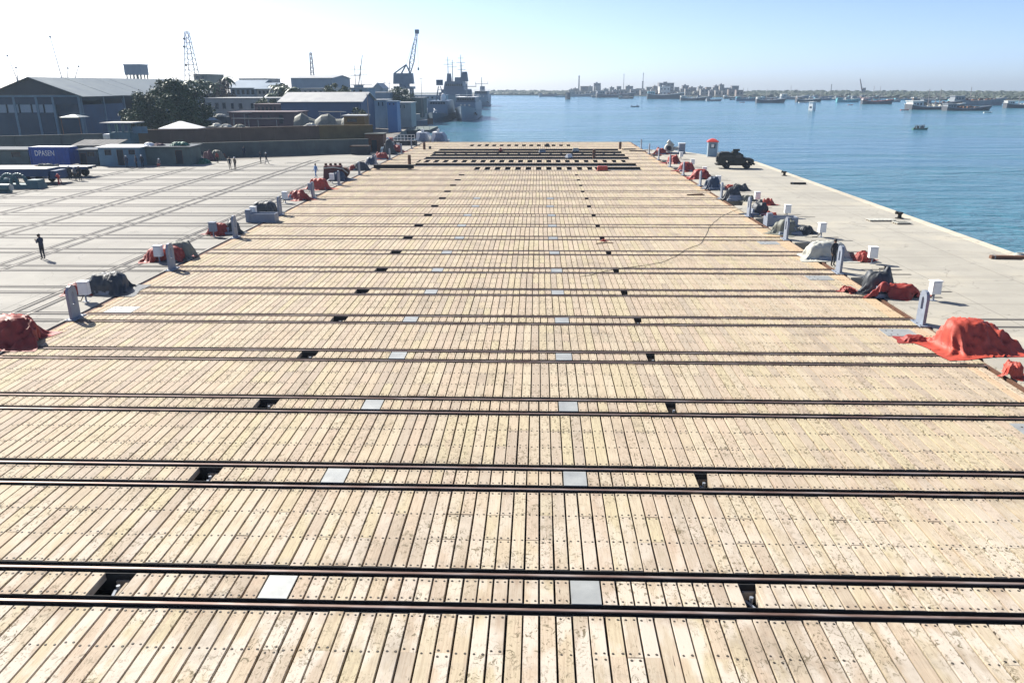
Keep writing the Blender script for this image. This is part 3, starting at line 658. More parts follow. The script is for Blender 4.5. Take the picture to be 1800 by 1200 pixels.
# ---- quay furniture
for i, (px, py, lab) in enumerate(((1590, 384, 'black mooring bollard on the quay edge nearest the camera'), (1393, 309, 'black mooring bollard farther along the quay edge'))):
    p = gp(px, py); o = thing('mooring_bollard', lab, 'bollard', (32.5, p.y, 0), 0, 'bollards on the quay edge')
    m = MB(); m.lathe([(0.36, 0.003), (0.36, 0.05), (0.26, 0.07)], 20); m.build('base', M_BLACK, o)
    m = MB(); m.lathe([(0.19, 0.06), (0.16, 0.2), (0.16, 0.36), (0.25, 0.44), (0.28, 0.5), (0.25, 0.56), (0.05, 0.6)], 20); m.cyl((-0.1, 0, 0.47), (-0.4, 0, 0.53), 0.12, 0.14, 12); m.build('head', M_BLACK, o, smooth=True)
for px, py, L, lab in ((1548, 388, 2.3, 'grey timber pallet lying on the quay'), (1584, 393, 1.2, 'short black baulk lying on the quay beside the pallet'), (1403, 324, 1.8, 'black baulk lying on the quay by the far bollard'), (1775, 455, 2.6, 'rusty plank lying by the quay edge at the right of the picture')):
    p = gp(px, py); o = thing('timber_baulk', lab, 'timber', (p.x, p.y, 0.004), random.uniform(-.1, .1))
    if 'pallet' in lab:
        for j in range(3): m = MB(); m.box(-L/2, L/2, -0.45+0.35*j, -0.35+0.35*j, 0, 0.1); m.build('bearer', M_WOOD, o)
        for j in range(7): m = MB(); m.box(-L/2+j*L/6.9, -L/2+j*L/6.9+0.26, -0.5, 0.5, 0.101, 0.14); m.build('slat', M_PALE, o)
    else:
        m = MB(); m.box(-L/2, L/2, -0.2, 0.2, 0.0, 0.22, 0, 0.02, 0.02); m.build('baulk', M_RUST if 'rusty' in lab else M_BLACK, o)
        m = MB(); m.box(-L/2+0.2, -L/2+0.28, -0.21, 0.21, 0.0, 0.235); m.build('strap', M_STEEL, o)
p = gp(1793, 452); o = thing('rope_coil', 'pale rope coil and blue rag by the quay edge at the right of the picture', 'rope', (p.x, p.y, 0.004))
m = MB()
for j in range(4): m.tube([(0.45*math.cos(t/3.0)*(1-j*0.12), 0.35*math.sin(t/3.0)*(1-j*0.12), 0.04+0.07*j) for t in range(20)], 0.045)
m.build('coil', M_PALE, o); tarp_mb(0.8, 0.6, 0.35, 9).build('rag', mat('blue_rag', (0.08, 0.17, 0.35), 0.8), o, (0.7, 0.3, 0), 0, True)
p = gp(1555, 480); o = thing('cleat', 'small dark iron cleat with a bar on the quay behind the black drum', 'cleat', (p.x, p.y, 0)); m = MB(); m.box(-0.12, 0.12, -0.12, 0.12, 0.003, 0.05); m.lathe([(0.07, 0.05), (0.07, 0.4), (0.1, 0.42), (0.1, 0.47)], 10); m.build('post', M_BLACK, o); m = MB(); m.cyl((-0.4, 0, 0.3), (0, 0, 0.32), 0.035, n=8); m.build('bar', M_BLACK, o)
# ================================================================== SENTRY BOX, VEHICLE, PLANT ON THE QUAY
M_BOOTH = mat('sentry_blue', (0.20, 0.29, 0.36), 0.6, 0.1, 2, 0, 0, 0.15)
M_ROOFRED = mat('red_paint', (0.55, 0.05, 0.035), 0.5, 0.12, 2)
p = gp(1251, 275); o = thing('sentry_box', 'blue-grey sentry box with a red pyramid roof at the end of the quay', 'sentry box', (p.x, p.y, 0), R(-6))
m = MB(); w, h = 0.78, 2.35
m.box(-w, w, w-0.06, w, 0.05, h); m.box(-w, -w+0.06, -w+0.061, w-0.061, 0.05, h); m.box(w-0.06, w, -w+0.061, w-0.061, 0.05, h)
m.box(-w, w, -w, -w+0.06, 0.05, h-0.95); m.box(-w, w, -w, -w+0.06, h-0.25, h); m.box(-w, -w+0.38, -w, -w+0.06, h-0.949, h-0.251); m.box(w-0.38, w, -w, -w+0.06, h-0.949, h-0.251); m.box(-w-0.05, w+0.05, -w-0.05, w+0.05, 0.003, 0.049)
m.build('wall', M_BOOTH, o)
m = MB(); m.loft([[(-s, -s, z), (s, -s, z), (s, s, z), (-s, s, z)] for s, z in ((w+0.14, h+0.002), (w+0.14, h+0.1), (w*0.62, h+0.42), (0.12, h+0.55))]); m.build('roof', M_ROOFRED, o)
m = MB(); m.box(-0.28, 0.18, -w-0.03, -w-0.004, h-0.84, h-0.32); m.build('notice', M_WHITE, o)
m = MB(); m.box(-w-0.02, -w+0.05, -w-0.02, -w+0.05, 0.05, h-0.003); m.box(w-0.05, w+0.02, -w-0.02, -w+0.05, 0.05, h-0.003); m.build('corner_post', M_WHITE, o)

def wheel(parent, x, y, r=0.44, w=0.26, side=1):
    n = 18; t = MB()
    prof = [(r*0.62, -w/2), (r*0.93, -w/2), (r, -w*0.3), (r, w*0.3), (r*0.93, w/2), (r*0.62, w/2)]
    t.loft([[(pr*math.cos(2*math.pi*i/n), py, pr*math.sin(2*math.pi*i/n)) for i in range(n)] for pr, py in prof]); ob = t.build('wheel', M_RUBBER, parent, (x, y, r))
    t = MB(); t.loft([[(pr*math.cos(2*math.pi*i/n), py, pr*math.sin(2*math.pi*i/n)) for i in range(n)] for pr, py in ((r*0.6, w*0.46), (r*0.6, -w*0.46), (r*0.42, -w*0.35), (r*0.2, -w*0.5), (0.02, -w*0.5))]); t.build('rim', M_STEEL, ob); return ob
M_ARMY = mat('dark_army_green', (0.011, 0.014, 0.010), 0.5, 0.3, 1.2, 0, 0, 0.25)
p = gp(1292, 297); o = thing('armoured_vehicle', 'dark green armoured patrol vehicle with a roof hatch parked on the quay', 'armoured vehicle', (p.x+0.1, p.y+0.9, 0), R(-5))
m = MB()
side = [(-2.45, 0.72), (-2.45, 2.05), (-2.3, 2.22), (0.55, 2.22), (0.95, 1.98), (1.12, 1.52), (2.25, 1.42), (2.5, 1.25), (2.5, 0.72), (1.98, 0.72), (1.9, 1.02), (1.62, 1.13), (1.34, 1.02), (1.26, 0.72), (-0.86, 0.72), (-0.94, 1.02), (-1.22, 1.13), (-1.5, 1.02), (-1.58, 0.72)]
def yz(z): return 0.93 if z < 1.3 else 0.93-0.10*(z-1.3)
n = len(side); vs = [(x, -yz(z), z) for x, z in side]+[(x, yz(z), z) for x, z in side]
m.add(vs, [(i, (i+1) % n, (i+1) % n+n, i+n) for i in range(n)]+[tuple(range(n)), tuple(range(2*n-1, n-1, -1))]); body = m.build('body', M_ARMY, o)
m = MB(); m.box(-2.4, 2.35, -0.7, 0.7, 0.45, 0.715); m.build('chassis', M_BLACK, o)
m = MB(); m.box(2.505, 2.68, -0.9, 0.9, 0.55, 0.78); m.box(-2.72, -2.455, -0.85, 0.85, 0.5, 0.66); m.build('bumper', M_BLACK, o)
for y in (-0.62, 0.62): m = MB(); m.cyl((2.5, y, 1.08), (2.56, y, 1.08), 0.13, n=14); m.build('headlight', M_WHITE, o)
m = MB(); m.box(2.502, 2.53, -0.4, 0.4, 0.85, 1.3); m.build('grille', M_BLACK, o)
for sy in (-1, 1):
    for x0, x1, z0, z1 in ((-0.05, 0.72, 1.5, 2.0), (-1.05, -0.45, 1.66, 1.92), (-1.95, -1.4, 1.66, 1.92)):
        m = MB(); y0 = sy*(yz(1.75)+0.004); m.box(x0, x1, min(y0, y0+sy*0.05), max(y0, y0+sy*0.05), z0, z1); m.build('side_window', M_GLASS, o)
    m = MB(); yd_ = sy*0.94; m.box(-0.15, 0.85, min(yd_, yd_+sy*0.025), max(yd_, yd_+sy*0.025), 0.76, 1.46); dr = m.build('door', M_ARMY, o)
    m = MB(); yd_ = sy*0.97; m.box(-0.1, 0.05, min(yd_, yd_+sy*0.03), max(yd_, yd_+sy*0.03), 1.3, 1.35); m.build('handle', M_BLACK, dr)
    m = MB(); m.rot_box((1.18, sy*1.05, 1.62), (0.06, 0.2, 0.3)); m.build('mirror', M_BLACK, o)
m = MB(); m.add([(0.60, -0.72, 2.19), (0.60, 0.72, 2.19), (0.975, 0.74, 2.0), (1.135, 0.78, 1.56), (1.135, -0.78, 1.56), (0.975, -0.74, 2.0)], [(0, 5, 2, 1), (5, 4, 3, 2)]); m.build('windscreen', M_GLASS, o)
m = MB(); m.lathe([(0.48, 2.221), (0.48, 2.36), (0.4, 2.42)], 16, c=(-0.1, 0, 0)); hb = m.build('hatch_ring', M_ARMY, o)
m = MB(); m.box(-0.45, 0.5, -0.38, -0.33, 2.43, 2.72); m.box(0.46, 0.5, -0.32, 0.38, 2.43, 2.72); m.build('gun_shield', M_ARMY, hb)
m = MB(); m.box(-2.0, -0.9, -0.7, 0.7, 2.221, 2.3); m.build('roof_rack', M_BLACK, o)
m = MB(); m.cyl((-2.35, 0.6, 2.2), (-2.5, 0.6, 4.3), 0.012, 0.006, 5); m.build('aerial', M_BLACK, o)
for x in (-1.22, 1.62):
    for y in (-0.86, 0.86): wheel(o, x, y)
m = MB(); m.cyl((-2.46, -0.3, 1.35), (-2.68, -0.3, 1.35), 0.42, n=18); m.build('spare_wheel', M_RUBBER, o)
# pump sets at the end of the quay
p = gp(1187, 270); o = thing('pump_set', 'pale pump machine with a steel cabinet at the far end of the quay', 'pump', (p.x-0.2, p.y, 0))
m = MB(); m.box(-1.6, 1.9, -0.6, 0.6, 0.004, 0.2); m.build('skid', M_STEEL, o); m = MB(); m.box(0.7, 1.8, -0.5, 0.5, 0.201, 1.7, 0, 0.02, 0.02); cb = m.build('cabinet', M_LUG, o); m = MB(); m.box(0.65, 1.85, -0.55, 0.55, 1.701, 1.78); m.build('lid', M_WHITE, cb)
m = MB(); m.cyl((-1.0, -0.5, 0.95), (-1.0, 0.5, 0.95), 0.7, n=18); m.cyl((-0.2, 0, 1.3), (-1.2, 0, 2.1), 0.28, 0.36, 12); m.cyl((-0.2, -0.2, 0.9), (0.6, -0.2, 0.9), 0.3, n=12); m.build('pump_body', M_PALE, o)
m = MB(); m.cyl((-1.0, -0.56, 0.95), (-1.0, -0.505, 0.95), 0.42, n=16); m.build('flange', M_DARK, o)

# ================================================================== PEOPLE
HAIR = mat('black_hair', (0.015, 0.012, 0.01), 0.6)
def person(loc, rz, label, shirt, trousers, pose='stand', hat=None, group=None, scale=1.0, held=None):
    J = {'pelvis': (0, 0, .95, .135), 'spine': (0, 0, 1.16, .125), 'chest': (0, -.01, 1.37, .145), 'neck': (0, .0, 1.51, .055), 'head': (0, .015, 1.60, .088), 'crown': (0, .01, 1.69, .082)}
    for s, n in ((-1, 'L'), (1, 'R')):
        J.update({'sh'+n: (s*.18, 0, 1.42, .066), 'el'+n: (s*.245, -.03, 1.14, .046), 'wr'+n: (s*.25, .05, .90, .034), 'ha'+n: (s*.245, .075, .83, .036),
                  'hip'+n: (s*.09, 0, .90, .092), 'kn'+n: (s*.10, .025, .50, .06), 'an'+n: (s*.105, -.01, .09, .044), 'toe'+n: (s*.115, .15, .04, .038)})
    def setj(k, *v): J[k] = (*v, J[k][3])
    if pose == 'phone':
        for s, n in ((-1, 'L'), (1, 'R')): setj('el'+n, s*.23, .06, 1.16); setj('wr'+n, s*.10, .29, 1.27); setj('ha'+n, s*.05, .35, 1.31)
        setj('head', 0, .06, 1.585); setj('crown', 0, .07, 1.67)
    if pose == 'walk':
        setj('knL', -.1, .17, .52); setj('anL', -.1, .27, .11); setj('toeL', -.1, .42, .07); setj('knR', .1, -.02, .49); setj('anR', .1, -.26, .12); setj('toeR', .11, -.12, .04)
        setj('wrL', -.26, -.12, .93); setj('haL', -.26, -.14, .86); setj('wrR', .25, .17, .95); setj('haR', .24, .21, .88)
    if pose == 'akimbo':
        setj('elR', .34, -.08, 1.18); setj('wrR', .19, .06, 1.03); setj('haR', .15, .10, 1.0)
    if pose == 'bend':
        for k, (x, y, z) in {'spine': (0, .10, 1.13), 'chest': (0, .25, 1.27), 'neck': (0, .36, 1.35), 'head': (0, .44, 1.38), 'crown': (0, .51, 1.42)}.items(): setj(k, x, y, z)
        for s, n in ((-1, 'L'), (1, 'R')): setj('sh'+n, s*.18, .28, 1.29); setj('el'+n, s*.22, .36, 1.02); setj('wr'+n, s*.18, .5, .85); setj('ha'+n, s*.16, .54, .79)
    if pose == 'sit':
        for k in J:
            x, y, z, r = J[k]; J[k] = (x, y, z-.5, r)
        for s, n in ((-1, 'L'), (1, 'R')): setj('hip'+n, s*.09, .02, .42); setj('kn'+n, s*.13, .42, .46); setj('an'+n, s*.12, .42, .09); setj('toe'+n, s*.13, .56, .04); setj('el'+n, s*.24, .06, .68); setj('wr'+n, s*.17, .28, .55); setj('ha'+n, s*.15, .36, .53)
    E_ = [('pelvis', 'spine', 1), ('spine', 'chest', 1), ('chest', 'neck', 1), ('neck', 'head', 2), ('head', 'crown', 2)]
    for n in 'LR': E_ += [('chest', 'sh'+n, 1), ('sh'+n, 'el'+n, 1), ('el'+n, 'wr'+n, 1), ('wr'+n, 'ha'+n, 2), ('pelvis', 'hip'+n, 0), ('hip'+n, 'kn'+n, 0), ('kn'+n, 'an'+n, 0), ('an'+n, 'toe'+n, 3)]
    ks = list(J); me = bpy.data.meshes.new('body'); me.from_pydata([J[k][:3] for k in ks], [(ks.index(a), ks.index(b)) for a, b, _ in E_], [])
    tmp = bpy.data.objects.new('tmp', me); COL.objects.link(tmp); tmp.modifiers.new('s', 'SKIN'); sv = me.skin_vertices[0].data
    for i, k in enumerate(ks):
        sv[i].radius = (J[k][3]*(1.18 if k in ('spine', 'chest', 'pelvis') else 1), J[k][3]*(0.85 if k in ('spine', 'chest', 'pelvis') else 1)); sv[i].use_root = (k == 'pelvis')
    ss = tmp.modifiers.new('u', 'SUBSURF'); ss.levels = 1; ss.render_levels = 1
    bm2 = bpy.data.meshes.new_from_object(tmp.evaluated_get(bpy.context.evaluated_depsgraph_get()))
    bpy.data.objects.remove(tmp)
    mb = MB(); mb.v = [tuple(v.co) for v in bm2.vertices]; mb.f = [tuple(q.vertices) for q in bm2.polygons]
    segs = [(Vector(J[a][:3]), Vector(J[b][:3]), k) for a, b, k in E_]
    for q in bm2.polygons:
        c = q.center; best = (9, 0)
        for a, b, k in segs:
            ab = b-a; t_ = max(0, min(1, (c-a).dot(ab)/max(ab.length_squared, 1e-9))); d = (c-(a+ab*t_)).length
            if d < best[0]: best = (d, k)
        mb.m.append(best[1])
    for s, n in ((-1, 'L'), (1, 'R')):                       # five fingers, unequal and slightly curled
        a, b = Vector(J['wr'+n][:3]), Vector(J['ha'+n][:3]); d = (b-a).normalized(); sd_ = Vector((s, 0, 0)); cu = Vector((0, 1, 0))*0.25
        for i, L in enumerate((.07, .085, .09, .08, .065)):
            if i == 0: st = b-d*.03+Vector((-s*.03, .02, 0)); dr = (d+Vector((-s*.6, .5, 0))).normalized()
            else: st = b+d*.025+Vector((0, -.03+.02*i, 0)); dr = d
            md = st+dr*L*.5; mb.cyl(st, md, .011, .010, 5, 2); mb.cyl(md, md+(dr+cu).normalized()*L*.5, .010, .007, 5, 2)
    hd, cr = Vector(J['head'][:3]), Vector(J['crown'][:3]); up = (cr-hd).normalized(); fwd = Vector((0, 1, 0))-up*up.y; fwd.normalize()
    mb.cyl(hd+fwd*.075+up*.03, hd+fwd*.118+up*.0, .010, .016, 5, 2)
    for s in (-1, 1):
        mb.cyl(hd+Vector((s*.082, -.005, 0))+up*.01, hd+Vector((s*.102, -.012, 0))+up*.015, .026, .02, 6, 2); mb.cyl(hd+fwd*.078+Vector((s*.032, 0, 0))+up*.035, hd+fwd*.091+Vector((s*.032, 0, 0))+up*.035, .012, .008, 6, 4)
    mb.cyl(hd+fwd*.082+Vector((-.025, 0, 0))-up*.035, hd+fwd*.082+Vector((.025, 0, 0))-up*.035, .009, .009, 5, 4)
    o = thing('person', label, 'person', loc, rz, group)
    b = mb.build('body', [trousers, shirt, M_SKIN, M_BLACK, HAIR], o, smooth=True); b.scale = (scale,)*3
    mh = MB(); rings = []
    for r_, t_ in ((.104, -.015), (.106, .03), (.100, .075), (.075, .11), (.03, .128)):
        rings.append([hd+up*(.045+t_)-fwd*.014+(Vector((1, 0, 0))*math.cos(q)+fwd*math.sin(q))*r_ for q in [2*math.pi*i/12 for i in range(12)]])
    if hat:
        rings = [[hd+up*.055-fwd*.0+(Vector((1, 0, 0))*math.cos(q)+fwd*math.sin(q))*.15 for q in [2*math.pi*i/12 for i in range(12)]], [hd+up*.06+(Vector((1, 0, 0))*math.cos(q)+fwd*math.sin(q))*.118 for q in [2*math.pi*i/12 for i in range(12)]]]+[[v+up*.02 for v in r] for r in rings[1:]]
    mh.loft(rings); hh = mh.build('helmet' if hat else 'hair', hat or HAIR, o, smooth=True); hh.scale = (scale,)*3
    if held:
        mm = MB(); c = (Vector(J['haL'][:3])+Vector(J['haR'][:3]))/2+Vector((0, .05, .03)); mm.rot_box(c, (.09, .012, .17), 0, 0, R(-30)); hb_ = mm.build('phone', M_BLACK); hb_.location = Vector(loc); hb_.rotation_euler = (0, 0, rz); tag(hb_, held, 'phone')
    return o
C_BLK = mat('black_cloth', (0.022, 0.024, 0.030), 0.85, 0.25, 4); C_NVY = mat('navy_cloth', (0.028, 0.036, 0.06), 0.85, 0.25, 4); C_BLUE = mat('light_blue_cloth', (0.14, 0.26, 0.48), 0.85, 0.15, 4)
C_KHK = mat('khaki_cloth', (0.17, 0.14, 0.10), 0.85, 0.2, 4); C_RED = mat('dull_red_cloth', (0.30, 0.06, 0.05), 0.85, 0.2, 4); C_GRY = mat('grey_cloth', (0.16, 0.165, 0.17), 0.85, 0.2, 4); H_WHT = M_WHITE; H_YEL = mat('yellow_helmet', (0.6, 0.42, 0.05), 0.4)
PP = [((77, 456), 75, 'person in black standing alone on the transfer yard looking at a phone', C_NVY, C_BLK, 'phone', None, 1.03),
 ((405, 298), 200, 'person in dark clothes, left of the pair standing between the yard rails', C_BLK, C_BLK, 'stand', HAIR, 1.0), ((414, 298), 160, 'person in khaki with a white helmet, right of the pair between the yard rails', C_KHK, C_BLK, 'akimbo', H_WHT, 1.0),
 ((430, 276), 180, 'person in dark blue standing at the foot of the long wall', C_NVY, C_NVY, 'stand', None, 1.0),
 ((459, 288), 100, 'person in black, left of the two standing near the wall', C_BLK, C_BLK, 'stand', None, 1.0), ((469, 289), 260, 'person with a white helmet, right of the two standing near the wall', C_BLK, C_GRY, 'walk', H_WHT, 1.0),
 ((556, 313), 150, 'person in a light blue overall walking beside the yard rails', C_BLUE, C_BLUE, 'walk', None, 1.05),
 ((124, 316), 180, 'person in black with a white helmet leaning at the trailer, leftmost of three', C_BLK, C_NVY, 'stand', H_WHT, 1.0), ((134, 318), 170, 'person in grey at the trailer wheel, middle of three', C_GRY, C_BLK, 'stand', H_WHT, 1.0), ((142, 318), 200, 'person in dark clothes at the trailer wheel, rightmost of three', C_BLK, C_BLK, 'akimbo', None, 1.04),
 ((224, 295), 180, 'person in dark blue with a white cap standing in the doorway of the blue hut', C_NVY, C_NVY, 'stand', H_WHT, 1.0), ((241, 295), 150, 'person in dark teal standing at the right corner of the blue hut', C_NVY, C_BLK, 'akimbo', None, 1.0), ((251, 294), 200, 'person in black with a white cap between the two huts', C_BLK, C_BLK, 'stand', H_WHT, 1.0),
 ((281, 294), 180, 'person sitting on the ground before the grey-green hut', C_GRY, C_RED, 'sit', H_WHT, 1.0), ((383, 287), 160, 'person in red beside the rubbish heap', C_RED, C_BLK, 'stand', None, 1.0),
 ((1463, 468), 205, 'person in black standing in front of the pale grey tarpaulin on the quay', C_BLK, C_BLK, 'stand', None, 1.04)]
for (px, py), a, lab, sh, tr, pose, hat, sc in PP:
    p = gp(px, py); person((p.x, p.y, 0.003), R(a), lab, sh, tr, pose, hat, None, sc, 'dark phone held by the person standing alone on the yard' if pose == 'phone' else None)

# ================================================================== LEFT YARD: TRAILERS, HUTS, CONTAINER, WALL
def rect(px0, px1, py0, py1, Y):
    a, b = at(px0, (py0+py1)/2, Y), at(px1, (py0+py1)/2, Y); return a.x, b.x, at((px0+px1)/2, py1, Y).z, at((px0+px1)/2, py0, Y).z
M_TEAL = mat('teal_machine_paint', (0.055, 0.12, 0.13), 0.5, 0.25, 1.0, 0, 0, 0.35)
M_DKBLUE = mat('dark_blue_paint', (0.03, 0.055, 0.12), 0.55, 0.25, 1.0, 0, 0, 0.3)
M_DECKW = mat('bleached_deck_boards', (0.46, 0.44, 0.40), 0.8, 0.2, 1.5)
p = gp(150, 313)
o = thing('flatbed_trailer', 'long flatbed trailer with a bleached deck and dark wheels by the huts', 'trailer', (p.x-1.3, p.y+1.6, 0), R(1))
zt = at(120, 294, p.y).z
for j in range(5): m = MB(); m.box(-14, 1.4, -1.25+0.5*j+0.01, -0.76+0.5*j, zt-0.06, zt); m.build('deck_board', M_DECKW, o)
m = MB(); m.box(-14, 1.4, -1.3, -1.251, zt-0.3, zt+0.02); m.box(-14, 1.4, 1.251, 1.3, zt-0.3, zt+0.02)
for y in (-0.5, 0.5): m.box(-14, 1.2, y-0.09, y+0.09, zt-0.42, zt-0.07)
m.build('chassis', M_DKBLUE, o)
for x in (-0.1, -1.25, -2.6):
    for y in (-1.05, 1.05): wheel(o, x, y, 0.5, 0.5)
m = MB(); m.box(-8.6, -8.3, -0.5, -0.3, 0.02, zt-0.3); m.box(-8.6, -8.3, 0.3, 0.5, 0.02, zt-0.3); m.build('landing_leg', M_STEEL, o)
p = gp(100, 326)
o = thing('modular_transporter', 'low dark blue transporter platform with a pale top in front of the flatbed', 'transporter', (p.x-1.6, p.y+2.6, 0), R(2))
zt = at(60, 299, p.y).z
m = MB(); m.box(-22, 0, -1.5, 1.5, zt-0.9, zt-0.05, 0, 0.05, 0.05); m.box(0.001, 0.9, -1.3, 1.3, zt-1.2, zt-0.25, 0, 0.1, 0.1); m.build('frame', M_DKBLUE, o)
m = MB(); m.box(-22, -0.1, -1.5, 1.5, zt-0.049, zt+0.02); m.build('top', M_DECKW, o)
for x in (-1.2, -2.8, -4.4, -6.0, -7.6):
    for y in (-1.2, 1.2): wheel(o, x, y, 0.42, 0.35)
for i, (px, py, r_, mt) in enumerate(((12, 298, 0.5, M_RUST), (30, 296, 0.7, M_STEEL), (48, 293, 0.6, M_PALE), (62, 292, 0.7, M_RUST), (74, 291, 0.8, M_OLIVE), (86, 291, 0.7, M_OLIVE))):
    q_ = at(px, py+3, 101.5); oo = tarp_mb(3.2, 1.4, r_, 30+i, crumple=0.4).build('scrap_pile', mt, None, (q_.x, 102.3, max(0.02, q_.z-0.35)), 0, True); tag(oo, ['rusty', 'grey steel', 'pale', 'brown', 'olive', 'small olive'][i]+' scrap pile lying on the flatbed at the left edge', 'scrap', 'scrap piled on the flatbed')
# teal pipe bends and machine at the left edge
p = gp(30, 333); o = thing('deck_machine', 'teal machine with curved pipe guards at the left edge of the yard', 'machine', (p.x, p.y+1.2, 0))
m = MB(); m.box(-3.5, 2.4, -0.9, 0.9, 0.02, 0.5, 0, 0.05, 0.05); m.build('base', M_TEAL, o)
for j, x in enumerate((-1.4, -0.2)):
    m = MB(); m.tube([(x+1.0*math.cos(R(a)), -0.3, 0.5+1.15*math.sin(R(a))) for a in range(0, 181, 15)], 0.19, 8); m.build('pipe_guard', M_TEAL, o, smooth=True)
m = MB(); m.cyl((-2.6, -1.0, 0.62), (-2.6, 1.0, 0.62), 0.5, n=16); m.build('drum', M_TEAL, o); m = MB(); m.box(0.9, 2.3, -0.7, 0.7, 0.501, 1.0, 0, 0.05, 0.05); m.build('motor', M_TEAL, o)
p = gp(8, 340); o = thing('winch_motor', 'teal motor with a round pale flange at the very left edge of the yard', 'motor', (p.x, p.y+0.5, 0)); m = MB(); m.cyl((-1.4, 0, 0.6), (0.5, 0, 0.6), 0.42, n=16); m.box(-1.2, 0.3, -0.5, 0.5, 0.02, 0.2); m.build('casing', M_TEAL, o); m = MB(); m.cyl((0.501, 0, 0.6), (0.62, 0, 0.6), 0.36, n=16); m.build('flange', M_PALE, o)
p = gp(104, 324); o = thing('fire_hydrant', 'red standpipe hydrant standing on the yard in front of the trailers', 'hydrant', (p.x, p.y, 0)); m = MB(); m.lathe([(0.17, 0.003), (0.17, 0.08), (0.10, 0.1), (0.10, 0.85), (0.17, 0.9), (0.17, 1.1), (0.1, 1.22), (0.03, 1.28)], 12); m.build('standpipe', M_ROOFRED, o, smooth=True); m = MB(); m.cyl((-0.28, 0, 1.0), (0.28, 0, 1.0), 0.07, n=8); m.cyl((0.1, 0, 0.95), (0.42, -0.1, 0.25), 0.05, n=8); m.build('outlet', M_ROOFRED, o)
# rusty engine block left of the deck
p = gp(590, 317); o = thing('engine_block', 'large rusty red engine block standing left of the deck', 'engine', (p.x-0.3, p.y+1.0, 0), R(8))
m = MB(); m.box(-1.5, 1.5, -0.9, 0.9, 0.02, 0.25); m.box(-1.4, 1.1, -0.8, 0.8, 0.25, 1.75, 0, 0.15, 0.12); m.build('block', mat('oxide_red', (0.10, 0.022, 0.02), 0.6, 0.3, 2, 0, 0.2), o)
for j in range(4): m = MB(); m.cyl((-1.05+0.6*j, 0, 1.7), (-1.05+0.6*j, 0, 2.05), 0.2, 0.16, 10); m.build('cylinder_head', M_RUST, o)
m = MB(); m.cyl((1.3, -0.5, 0.9), (1.3, 0.5, 0.9), 0.6, n=16); m.build('flywheel', M_RUST, o); m = MB(); m.tube([(-1.3, -0.82, 1.5), (0, -0.95, 1.6), (1.1, -0.8, 1.4), (1.7, -0.5, 0.8)], 0.08, 6); m.build('exhaust_pipe', M_PALE, o)

# shipping container with lettering
M_CONT = mat('container_blue', (0.012, 0.055, 0.27), 0.5, 0.15, 1.0, 0, 0, 0.3)
Yc = 117.3; x0, x1, z0_, z1_ = rect(53, 122, 262, 291, Yc); hc = 2.75
o = thing('shipping_container', 'bright blue shipping container with white lettering beside the huts', 'shipping container', ((x0+x1)/2, Yc, -0.02), R(-2)); L = (x1-x0)/2
m = MB(); n = int(L*2/0.28); fr_ = []
for i in range(n): 
    xa = -L+0.12+(2*L-0.24)*i/n; xb = xa+(2*L-0.24)/n; m.box(xa, xa+(xb-xa)*0.5, 0.0 if i % 2 else 0.035, 0.06, 0.2, hc-0.15); m.box(xa+(xb-xa)*0.5, xb, 0.035, 0.06, 0.2, hc-0.15)
m.box(-L+0.05, L-0.05, 0.061, 2.4, 0.15, hc-0.08); m.build('side_panel', M_CONT, o)
m = MB()
for sx in (-1, 1):
    for y in (0, 2.3): m.box(sx*L-0.09, sx*L+0.09, y-0.05, y+0.13, 0.0, hc-0.12)
m.box(-L-0.09, L+0.09, -0.05, 0.1, hc-0.119, hc); m.box(-L-0.09, L+0.09, -0.05, 0.1, 0.02, 0.2); m.build('corner_frame', M_CONT, o)
m = MB(); m.box(-L-0.05, L+0.05, 0.101, 2.45, hc-0.05, hc+0.03); m.build('roof', M_WHITE, o)
for s in (0.1, 1.2): m = MB(); m.box(L+0.01, L+0.06, 0.12+s, 1.15+s, 0.2, hc-0.15); m.build('door', M_CONT, o)
def lettering(txt, parent, size, loc, mt, name='lettering'):
    cu = bpy.data.curves.new('t', 'FONT'); cu.body = txt; cu.size = size; cu.extrude = 0.006; cu.space_character = 1.02
    t_ = bpy.data.objects.new('t', cu); COL.objects.link(t_)
    me = bpy.data.meshes.new_from_object(t_.evaluated_get(bpy.context.evaluated_depsgraph_get())); bpy.data.objects.remove(t_)
    xs = [v.co.x for v in me.vertices]
    me.materials.clear(); me.materials.append(mt); o_ = bpy.data.objects.new(name, me); COL.objects.link(o_); o_.parent = parent; o_.location = loc; o_.rotation_euler = (R(90), 0, 0); return o_, max(xs)-min(xs)
lt, wd = lettering('DPASEN', o, 0.95, (-L+0.75, -0.02, hc-1.25), M_WHITE); lt.scale = ((2*L*0.50)/wd, 1.15, 1)

